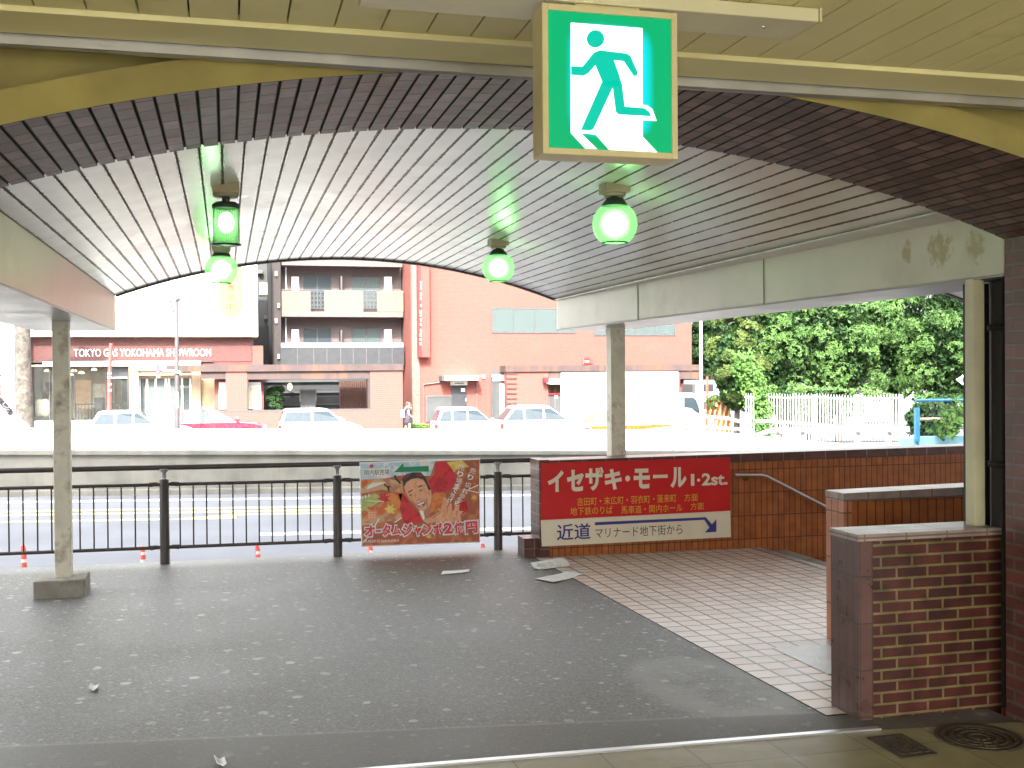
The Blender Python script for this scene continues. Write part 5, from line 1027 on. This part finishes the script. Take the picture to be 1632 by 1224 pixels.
PBox('projecting_sign', m_redsign, ra, 868, 875, 602, 609, Y-.5, .4)
# ground shrub row
p0, p1 = at(648, 682, 59), at(692, 684, 59); rg = random.Random(8); V = []; Fc = []
t = thing('low_hedge', 'low bright green planting at the foot of the red brick building', 'hedge', (p0.x, 59, zs(p0.x)))
for i in range(420): q = p0+(p1-p0)*rg.random()+Vector((0, rg.uniform(-.3, .3), rg.uniform(-.35, .22))); rosette(V, Fc, rg, q, Vector((rg.uniform(-.4, .4), -.5, 1)).normalized(), 5, .14, .035)
MB().mesh(V, Fc).build('foliage', m_ivy, t)
# ------------------------------------------------------------------ poles and small street furniture
p = at(282, 690, 50); lp = thing('utility_pole', 'grey utility pole with cable fittings standing in front of the showroom', 'pole', (p.x, 50, zs(p.x)))
m_poleg = M('pole_grey', (.075, .065, .067), rough=.6, var=.15, nscale=5)
MB().tube([(p.x, 50, zs(p.x)-.2), (at(282, 590, 50).x, 50, at(282, 590, 50).z), (at(282, 483, 50).x, 50, at(282, 481, 50).z)], [.115, .095, .075], 12).build('shaft', m_poleg, lp)
b = MB(); q = at(283, 478, 50); b.lathe((q.x, 50, q.z-.08), [(.001, 0), (.10, .02), (.12, .14), (.06, .24), (.001, .26)], 10)
for px, py in ((269, 473), (271.5, 480), (273.5, 488), (276, 496)): r_ = at(px, py, 50); b.lathe((r_.x, 50, r_.z), [(.001, -.09), (.055, -.05), (.05, .05), (.001, .09)], 8)
b.tube([at(268, 470, 50), at(270, 477, 50), at(273, 487, 50), at(277, 500, 50)], .012, 5); b.tube([at(277, 483, 50), at(283, 480, 50)], .03, 6); b.build('cable_fitting', m_poleg, lp); PBox('notice', m_whp, lp, 279.5, 284, 625, 650, 49.88, .02)
b = MB().tube([at(258, 590, 49.85), at(282, 591, 49.85)], .04, 8).tube([at(276, 593, 49.85), at(288, 593.5, 49.85)], .05, 8); b.build('arm', m_whp, lp)
ns = thing('no_parking_sign', 'round blue and red no parking sign on an arm of the grey utility pole', 'road sign', at(252, 588, 49.8))
def disc(name, m, px, py, Y, rx, rz, par, th=.01, rot=0): c = at(px, py, Y); return MB().prism([(c.x+rx*math.cos(t*.2618), c.z+rz*math.sin(t*.2618)) for t in range(24)], Y, Y+th).build(name, m, par)
m_sr = M('road_sign_red', (.55, .05, .09), rough=.4); m_sb = M('road_sign_deep_blue', (.07, .09, .42), rough=.4)
disc('red_rim', m_sr, 252.3, 587.3, 49.8, .11, .27, ns, .02); disc('blue_field', m_sb, 252.3, 587.3, 49.79, .085, .215, ns); quad('red_slash', m_sr, [(249.6, 581), (251, 580), (255, 593), (253.6, 594)], ns, 49.782, .006); PBox('plate_below', m_cream2, ns, 249.5, 255, 598, 602, 49.8, .02)
p = at(174, 690, 51); rp = thing('banner_pole', 'slim red and white pole leaning slightly before the shop window', 'pole', (p.x, 51, zs(p.x)))
MB().tube([(p.x, 51, zs(p.x)), at(174, 610, 51), at(177, 547, 51)], [.10, .085, .07], 10).build('shaft', M('pole_red', (.58, .06, .05), rough=.5), rp)
b = MB()
for py in (595, 601, 612, 622): q = at(174.5, py, 51); b.lathe((q.x, 51, q.z), [(.09, -.04), (.092, .03)], 10)
b.build('white_band', m_whp, rp)
p = at(1118, 690, 46); wp = thing('street_pole', 'tall white street pole between the red building and the trees', 'pole', (p.x, 46, zs(p.x)))
MB().tube([(p.x, 46, zs(p.x)), (p.x, 46, at(1118, 470, 46).z)], [.085, .06], 12).build('shaft', m_whp, wp); MB().lathe((p.x, 46, zs(p.x)), [(.15, 0), (.15, .05), (.09, .35), (.08, .36)], 12).build('base', m_whp, wp)
ob = thing('construction_barrier', 'orange construction barrier panel with slanted pale stripes beside the white street pole', 'barrier', at(1143, 690, 48))
m_ob = M('barrier_orange', (.32, .095, .02), rough=.5, var=.08); m_ost = M('barrier_stripe', (.68, .48, .28), rough=.5)
quad('panel', m_ob, [(1126, 636), (1158, 636), (1165, 662), (1165, 700), (1127, 700)], ob, 48, .06)
for k in range(5):
    a = 1128+k*7.6; quad('stripe', m_ost, [(a+5.5, 641), (a+8.5, 641), (a+4, 664), (a+1, 664)], ob, 47.99, .01); quad('stripe', m_ost, [(a+5.5, 670), (a+8.5, 670), (a+4, 692), (a+1, 692)], ob, 47.99, .01)
b = MB().tube([at(1127, 600, 48.1), at(1127, 700, 48.1)], .06, 8); b.build('red_post', M('barrier_post_red', (.45, .08, .05), rough=.6), ob); PBox('top_edge', m_ost, ob, 1126, 1159, 634, 636.5, 47.98, .1)

# ------------------------------------------------------------------ vehicles
m_tyre = M('tyre', (.02, .02, .02), rough=.85); m_rim = M('rim', (.55, .55, .56), rough=.3, metal=.8); m_carglass = GLASS('car_glass', (.05, .07, .085), .72, .03); m_carglassl = GLASS('sky_lit_glass', (.13, .19, .22), .8, .05); m_tail = M('tail_light', (.50, .03, .02), rough=.2); m_headl = M('head_light', (.75, .76, .76), rough=.1); m_trimc = M('car_trim_black', (.03, .03, .032), rough=.5); m_seat = M('car_seat', (.09, .085, .08), rough=.9)
def paint(name, c): 
    m = M(name, c, rough=.25, var=.02); m.node_tree.nodes['Principled BSDF'].inputs['Coat Weight'].default_value = .6; return m
m_pw = paint('car_white', (.50, .50, .51)); m_pr = paint('car_red', (.34, .02, .04)); m_po = paint('car_orange', (.45, .09, .01))
def wheel(c, r, wd, par, side):
    b = MB(); n = 24; pr = [(r*.62, -wd/2), (r*.93, -wd/2), (r, -wd*.3), (r, wd*.3), (r*.93, wd/2), (r*.62, wd/2)]
    V = [(c[0]+q*math.cos(2*math.pi*k/n), c[1]+y, c[2]+q*math.sin(2*math.pi*k/n)) for q, y in pr for k in range(n)]
    b.mesh(V, [(i*n+k, (i+1)*n+k, (i+1)*n+(k+1) % n, i*n+(k+1) % n) for i in range(len(pr)-1) for k in range(n)], 0, True); w_ = b.build('wheel', m_tyre, par)
    b = MB()
    for k in range(5):
        a = 2*math.pi*k/5; pts = [(c[0]+q*r*math.cos(a+d), c[2]+q*r*math.sin(a+d)) for q, d in ((.12, -.9), (.62, -.16), (.62, .16), (.12, .9))]; b.prism(pts, c[1]-wd*.42, c[1]-wd*.3)
    b.prism([(c[0]+r*.2*math.cos(t*.5236), c[2]+r*.2*math.sin(t*.5236)) for t in range(12)], c[1]-wd*.45, c[1]-wd*.28); b.prism([(c[0]+r*.6*math.cos(t*.2618), c[2]+r*.6*math.sin(t*.2618)) for t in range(24)], c[1]-.01, c[1]+.01); b.build('rim', m_rim, w_)
def car(name, label, cat, x0, x1, Y, zr, belt, house, mat, W=1.65, hood=None, glass=None, wr=.29, tail=True, group=None, stripe=None, pillars=(.5,)):
    """house: four x fractions (rear foot, rear roof, front roof, front foot) of the cabin; nose to +x; belt and zr are heights over the road"""
    L = x1-x0; gz_ = zs((x0+x1)/2); t = thing(name, label, cat, ((x0+x1)/2, Y, gz_), group); X = lambda f: x0+f*L; Zz = lambda h: gz_+h; H = zr
    hood = hood or belt*.93; wx = (.17, .81)
    pts = [(X(.01), Zz(.24)), (X(-.0), Zz(.45)), (X(.005), Zz(belt*.86)), (X(.03), Zz(belt*.985)), (X(house[0]), Zz(belt)), (X(house[3]), Zz(belt)), (X(house[3]+(1-house[3])*.5), Zz(hood)), (X(.965), Zz(hood*.86)), (X(.998), Zz(hood*.62)), (X(1), Zz(.36)), (X(.985), Zz(.22))]
    for wf in wx[::-1]:
        for k in range(9): a = math.pi*k/8; pts.append((X(wf)+(wr+.05)*math.cos(a), max(Zz(.2), Zz(wr)+(wr+.05)*math.sin(a))))
    y0, y1 = Y-W/2, Y+W/2
    bd = MB().prism(pts, y0, y1).build('body', mat, t, .045)
    # cabin tapering towards the roof
    ins = W*.085; ft = [house[0], house[1], house[1]+.04, house[2]-.05, house[2], house[3]]; zz = [belt-.02, H*.97, H, H, H*.975, belt-.02]; ii = [0, ins*.93, ins*1.15, ins*1.15, ins*.95, 0]
    V = [(X(f), y0+.03+i, Zz(z)) for f, z, i in zip(ft, zz, ii)]+[(X(f), y1-.03-i, Zz(z)) for f, z, i in zip(ft, zz, ii)]
    cb = MB().mesh(V, [(0, 5, 4, 3, 2, 1), (6, 7, 8, 9, 10, 11), (0, 1, 7, 6), (1, 2, 8, 7), (2, 3, 9, 8), (3, 4, 10, 9), (4, 5, 11, 10)]).build('cabin', mat, t, .03)
    g = glass or m_carglass
    def sidew(fa0, fa1, fb0, fb1, sgn):                   # bottom edge fa0..fb0, top edge fa1..fb1
        zb_, zt_ = belt+.03, H*.915; yb = (y0+.03-.006) if sgn < 0 else (y1-.03+.006); i_t = ins*.93*(zt_-belt)/(H*.97-belt); s = 1 if sgn < 0 else -1
        i_b = ins*.93*.03/(H*.97-belt)
        q = [(X(fa0), yb+s*i_b, Zz(zb_)), (X(fb0), yb+s*i_b, Zz(zb_)), (X(fb1), yb+s*i_t, Zz(zt_)), (X(fa1), yb+s*i_t, Zz(zt_))]
        v = q+[(a, b_+s*.012, c) for a, b_, c in q]; MB().mesh(v, [(0, 1, 2, 3), (7, 6, 5, 4), (0, 4, 5, 1), (1, 5, 6, 2), (2, 6, 7, 3), (3, 7, 4, 0)]).build('side_window', g, t)
    kk = (H*.915-belt)/(H*.97-belt)
    r0, f0 = house[0]+.035, house[3]-.03; r1, f1 = house[0]+(house[1]-house[0])*kk+.03, house[3]+(house[2]-house[3])*kk-.02
    cuts = [(r0, r1)]+[(r0+(f0-r0)*p_, r0+(f0-r0)*p_) for p_ in pillars]+[(f0, f1)]
    for i in range(len(cuts)-1):
        a, c = cuts[i], cuts[i+1]; gp = .012
        for sgn in (-1, 1): sidew(a[0]+(gp if i else 0), a[1]+(gp if i else 0), c[0]-(gp if i < len(cuts)-2 else 0), c[1]-(gp if i < len(cuts)-2 else 0), sgn)
    def endw(fa, fb, nm):
        za, zb_ = belt+.05, H*.93; la = (za-belt)/(H*.97-belt); lb = (zb_-belt)/(H*.97-belt); d = -.012 if fb > fa else .012
        xa, xb = X(fa+(fb-fa)*la)+d, X(fa+(fb-fa)*lb)+d; q = [(xa, y0+.12, Zz(za)), (xa, y1-.12, Zz(za)), (xb, y1-.14-ins, Zz(zb_)), (xb, y0+.14+ins, Zz(zb_))]
        v = q+[(a-d*.8, b_, c) for a, b_, c in q]; MB().mesh(v, [(0, 1, 2, 3), (7, 6, 5, 4), (0, 4, 5, 1), (1, 5, 6, 2), (2, 6, 7, 3), (3, 7, 4, 0)]).build(nm, g, t)
    endw(house[0], house[1], 'rear_window'); endw(house[3], house[2], 'windscreen')
    for sgn, yy in ((-1, y0), (1, y1)):
        for wf in wx: wheel((X(wf), yy+(.10 if sgn < 0 else -.10), Zz(wr)), wr, .18, t, sgn)
        b = MB().box(X(house[3])-.10, X(house[3])+.06, yy-.14 if sgn < 0 else yy, yy if sgn < 0 else yy+.14, Zz(belt+.02), Zz(belt+.16)); b.build('mirror', mat, t, .03)
        MB().box(X(.0)-.012, X(.035), yy-.004 if sgn < 0 else yy-.16, yy+.16 if sgn < 0 else yy+.004, Zz(belt*.68), Zz(belt*.9)).build('tail_light', m_tail, t, .01)
        MB().box(X(.955), X(1)-.03, yy-.004 if sgn < 0 else yy-.3, yy+.3 if sgn < 0 else yy+.004, Zz(hood*.62), Zz(hood*.8)).build('headlight', m_headl, t, .02)
        for hf in (.34, .56): MB().box(X(hf), X(hf)+.15, yy-.02 if sgn < 0 else yy, yy if sgn < 0 else yy+.02, Zz(belt*.86), Zz(belt*.89)).build('door_handle', m_trimc, t)
    MB().box(X(.06), X(.94), y0-.004, y1+.004, Zz(.25), Zz(.31)).build('sill_strip', m_trimc, t)
    if stripe: MB().box(X(.05), X(.97), y0-.012, y0-.001, Zz(belt*.62), Zz(belt*.96)).build('orange_stripe', stripe, t)
    return t
def hx(px, Y=50): return at(px, 670, Y).x
def rh(px, py, Y): p = at(px, py, Y); return p.z-zs(p.x)
h = rh(195, 653, 51); car('station_wagon', 'white station wagon parked behind the barrier in front of the showroom', 'car', hx(143, 51), hx(325, 51)-.5, 51, h, h*.60, (.015, .10, .47, .66), m_pw, pillars=(.36, .66))
h = rh(320, 652, 54); car('red_car', 'low red car passing behind the white station wagon', 'car', hx(246, 54), hx(425, 54), 54, h, h*.62, (.04, .2, .52, .74), m_pr, glass=m_carglassl, pillars=(.28, .62))
h = rh(490, 650, 51); car('kei_car', 'small white hatchback in front of the red tiled entrance wall', 'car', hx(443, 51), hx(576, 51), 51, h, h*.63, (.015, .07, .58, .76), m_pw, pillars=(.5,))
h = rh(735, 648, 51); car('hatchback', 'white hatchback parked below the dark side door of the red building', 'car', hx(689, 51), hx(800, 51), 51, h, h*.62, (.02, .10, .58, .80), m_pw, pillars=(.26, .56))
h = rh(850, 645, 51); car('sedan', 'white saloon car stopped behind the white hatchback', 'car', hx(791, 51), hx(934, 51), 51, h, h*.62, (.03, .16, .54, .76), m_pw, pillars=(.3, .62))
h = rh(985, 652, 49); car('taxi', 'orange and white taxi in front of the white box truck', 'car', hx(925, 49), hx(1078, 49), 49, h, h*.62, (.05, .17, .5, .68), m_pw, glass=M('taxi_orange_glass', (.42, .20, .10), rough=.2), stripe=m_po, pillars=(.5,))
# van nose at the left edge
h = rh(5, 628, 47); car('minivan', 'white minivan nose cut off by the left edge of the picture', 'car', hx(-130, 47), hx(47, 47), 47, h, h*.56, (.015, .05, .70, .87), m_pw, pillars=(.3, .62), hood=h*.47, W=1.75)
# box truck
Yt = 54; k0, k1 = hx(903, Yt), hx(1112, Yt); gt = zs((k0+k1)/2)
bt = thing('box_truck', 'white box truck standing in front of the red building', 'truck', ((k0+k1)/2, Yt, gt)); xb = hx(1070, Yt); z_top = at(985, 593, Yt).z
MB().box(k0, xb, Yt-1.0, Yt+1.0, gt+.85, z_top).build('cargo_box', m_pw, bt, .04); Box('chassis', m_trimc, bt, k0+.1, k1-.3, Yt-.45, Yt+.45, gt+.45, gt+.82)
X = lambda px: at(px, 650, Yt).x; Zp = lambda py: at(1090, py, Yt).z
MB().prism([(X(1071.5), gt+.40), (X(1071.5), Zp(630)), (X(1078), Zp(625.5)), (X(1092), Zp(625.5)), (X(1100), Zp(630)), (X(1112), Zp(658)), (X(1113), Zp(672)), (X(1113), gt+.38)], Yt-.92, Yt+.92).build('cab', m_pw, bt, .05)
for y in (Yt-.935, Yt+.921): MB().prism([(X(1079), Zp(633)), (X(1093), Zp(633)), (X(1098), Zp(637)), (X(1106), Zp(659)), (X(1097), Zp(656)), (X(1091), Zp(650)), (X(1079), Zp(648))], y, y+.014).build('side_window', m_carglass, bt)
MB().prism([(X(1101.4), Zp(632)), (X(1112.3), Zp(657.5)), (X(1112.9), Zp(657)), (X(1102), Zp(631.5))], Yt-.8, Yt+.8).build('windscreen', m_carglass, bt)
for wx_ in (k0+1.6, X(1086)):
    for y in (Yt-.82, Yt+.82): wheel((wx_, y, gt+.36), .36, .22, bt, 1)
MB().box(X(1114), X(1118), Yt-1.15, Yt-.98, Zp(656), Zp(643)).build('mirror', m_trimc, bt, .02); Box('bumper', m_whp, bt, X(1110), X(1115), Yt-.9, Yt+.9, gt+.35, gt+.6, .02); MB().box(X(1111), X(1113.6), Yt-.93, Yt-.6, gt+.75, gt+.95).build('headlight', m_headl, bt, .01)
for px in (915, 940, 965, 990, 1015, 1040, 1062): x = hx(px, Yt); Box('panel_rib', m_whp, bt, x-.01, x+.01, Yt-1.006, Yt-1.0, gt+.9, z_top-.05)
Box('rear_door', m_whp, bt, k0-.012, k0, Yt-.95, Yt+.95, gt+.9, z_top-.05)
# truck behind the street pole, only a little of it shows
p = at(1132, 650, 58); dt = thing('dump_truck', 'distant white truck with dark windows behind the orange barrier', 'truck', (p.x, 58, zs(p.x)))
PBox('cab', m_pw, dt, 1112, 1140, 606, 668, 58, 2.0, .05); PBox('cab_window', m_dkp, dt, 1121, 1137, 612, 624, 57.97, .02); PBox('grille', m_frame, dt, 1116, 1138, 640, 652, 57.97, .02); PBox('cargo_body', m_greyb, dt, 1104, 1112, 612, 668, 58.3, 1.6, .03); PBox('bumper', m_frame, dt, 1111, 1141, 664, 676, 57.9, .2)
for px in (1117, 1135): c = at(px, 676, 58.3); wheel((c.x, 58.2, zs(c.x)+.42), .42, .25, dt, 1)

# ------------------------------------------------------------------ pedestrian
c = at(650, 680, 57.5); g0 = zs(c.x); hd = at(652, 640, 57.5).z-g0; s = hd/1.60
pe = thing('person', 'person in dark clothes walking past the red building, one hand raised', 'person', (c.x, 57.5, g0))
def skin(name, mat, nodes, edges, parent, root=0, sub=1):
    me = bpy.data.meshes.new(name); o = bpy.data.objects.new(name, me); COL.objects.link(o); o.parent = parent
    me.from_pydata([Vector(n_[:3])*s for n_ in nodes], edges, []); sk = o.modifiers.new('skin', 'SKIN'); sk.use_smooth_shade = True
    for i, n_ in enumerate(nodes): r_ = n_[3]*s; me.skin_vertices[0].data[i].radius = (r_, r_); me.skin_vertices[0].data[i].use_root = i == root
    ss = o.modifiers.new('sub', 'SUBSURF'); ss.levels = sub; ss.render_levels = sub; me.materials.append(mat); return o
m_skin = M('skin', (.52, .30, .20), rough=.6, var=.06); m_dress = M('dark_dress', (.035, .033, .04), rough=.85, var=.25, nscale=5, stain=(.11, .06, .12), stain_scale=7, stain_cut=(.58, .64)); m_hairp = M('brown_hair', (.06, .03, .022), rough=.5)
N_b = [(0, 0, .86, .13), (0, 0, 1.02, .11), (.01, 0, 1.2, .13), (.02, 0, 1.33, .10), (.03, 0, 1.40, .05), (.05, 0, 1.50, .085), (.055, 0, 1.585, .07),
       (.02, -.17, 1.31, .055), (.0, -.20, 1.06, .042), (.14, -.19, .93, .034), (.18, -.19, .90, .03), (.02, .17, 1.31, .055), (.10, .19, 1.10, .042), (.17, .08, 1.30, .034), (.165, .05, 1.38, .03),
       (.0, -.09, .80, .085), (.08, -.09, .45, .058), (.02, -.09, .09, .04), (.14, -.09, .03, .032), (0, .09, .80, .085), (-.06, .09, .45, .058), (-.22, .09, .12, .04), (-.12, .09, .03, .032)]
E_b = [(0, 1), (1, 2), (2, 3), (3, 4), (4, 5), (5, 6), (3, 7), (7, 8), (8, 9), (9, 10), (3, 11), (11, 12), (12, 13), (13, 14), (0, 15), (15, 16), (16, 17), (17, 18), (0, 19), (19, 20), (20, 21), (21, 22)]
for base, dv in ((10, Vector((.07, 0, -.03))), (14, Vector((-.02, -.02, .07)))):
    for k in range(5):
        a = Vector(N_b[base][:3]); sp = Vector((0, (k-2)*.016, 0)); e = a+dv*(.6 if k == 0 else .8+.2*(k % 2))+sp*1.6; N_b.append((*(a+dv*.35+sp), .0095)); N_b.append((*e, .008)); E_b += [(base, len(N_b)-2), (len(N_b)-2, len(N_b)-1)]
skin('body', m_skin, N_b, E_b, pe, 0)
skin('dress', m_dress, [(0, 0, .52, .21), (0, 0, .75, .19), (0, 0, .92, .165), (0, 0, 1.05, .14), (.01, 0, 1.2, .155), (.02, 0, 1.33, .12), (.02, -.16, 1.31, .075), (.0, -.19, 1.18, .065), (.02, .16, 1.31, .075), (.05, .18, 1.2, .065)], [(0, 1), (1, 2), (2, 3), (3, 4), (4, 5), (5, 6), (6, 7), (5, 8), (8, 9)], pe, 0)
skin('hair', m_hairp, [(.03, 0, 1.60, .085), (-.02, 0, 1.54, .095), (-.05, 0, 1.42, .085), (-.06, 0, 1.28, .06)], [(0, 1), (1, 2), (2, 3)], pe, 0)
b = MB(); o = Vector((c.x, 57.5, g0))
for y in (-.032, .032): MB().lathe(o+Vector((.128, y, 1.505))*s, [(.001, -.012*s), (.011*s, 0), (.001, .012*s)], 8).build('eye', m_dkb, pe)
MB().prism([(o.x+.125*s, o.z+1.49*s), (o.x+.155*s, o.z+1.465*s), (o.x+.125*s, o.z+1.455*s)], 57.5-.014*s, 57.5+.014*s).build('nose', m_skin, pe); MB().box(o.x+.115*s, o.x+.132*s, 57.5-.025*s, 57.5+.025*s, o.z+1.425*s, o.z+1.435*s).build('mouth', m_sr, pe)
bg_ = thing('shoulder_bag', 'white shoulder bag on the back of the walking person', 'bag', o+Vector((-.19, 0, .9))*s)
MB().box(o.x-.30*s, o.x-.16*s, 57.5-.16*s, 57.5+.14*s, o.z+.88*s, o.z+1.22*s).build('bag_body', m_whp, bg_, .03); MB().tube([o+Vector((-.2, -.1, 1.2))*s, o+Vector((-.05, -.14, 1.42))*s, o+Vector((.06, -.17, 1.36))*s], .018*s, 6).build('strap', m_whp, bg_)
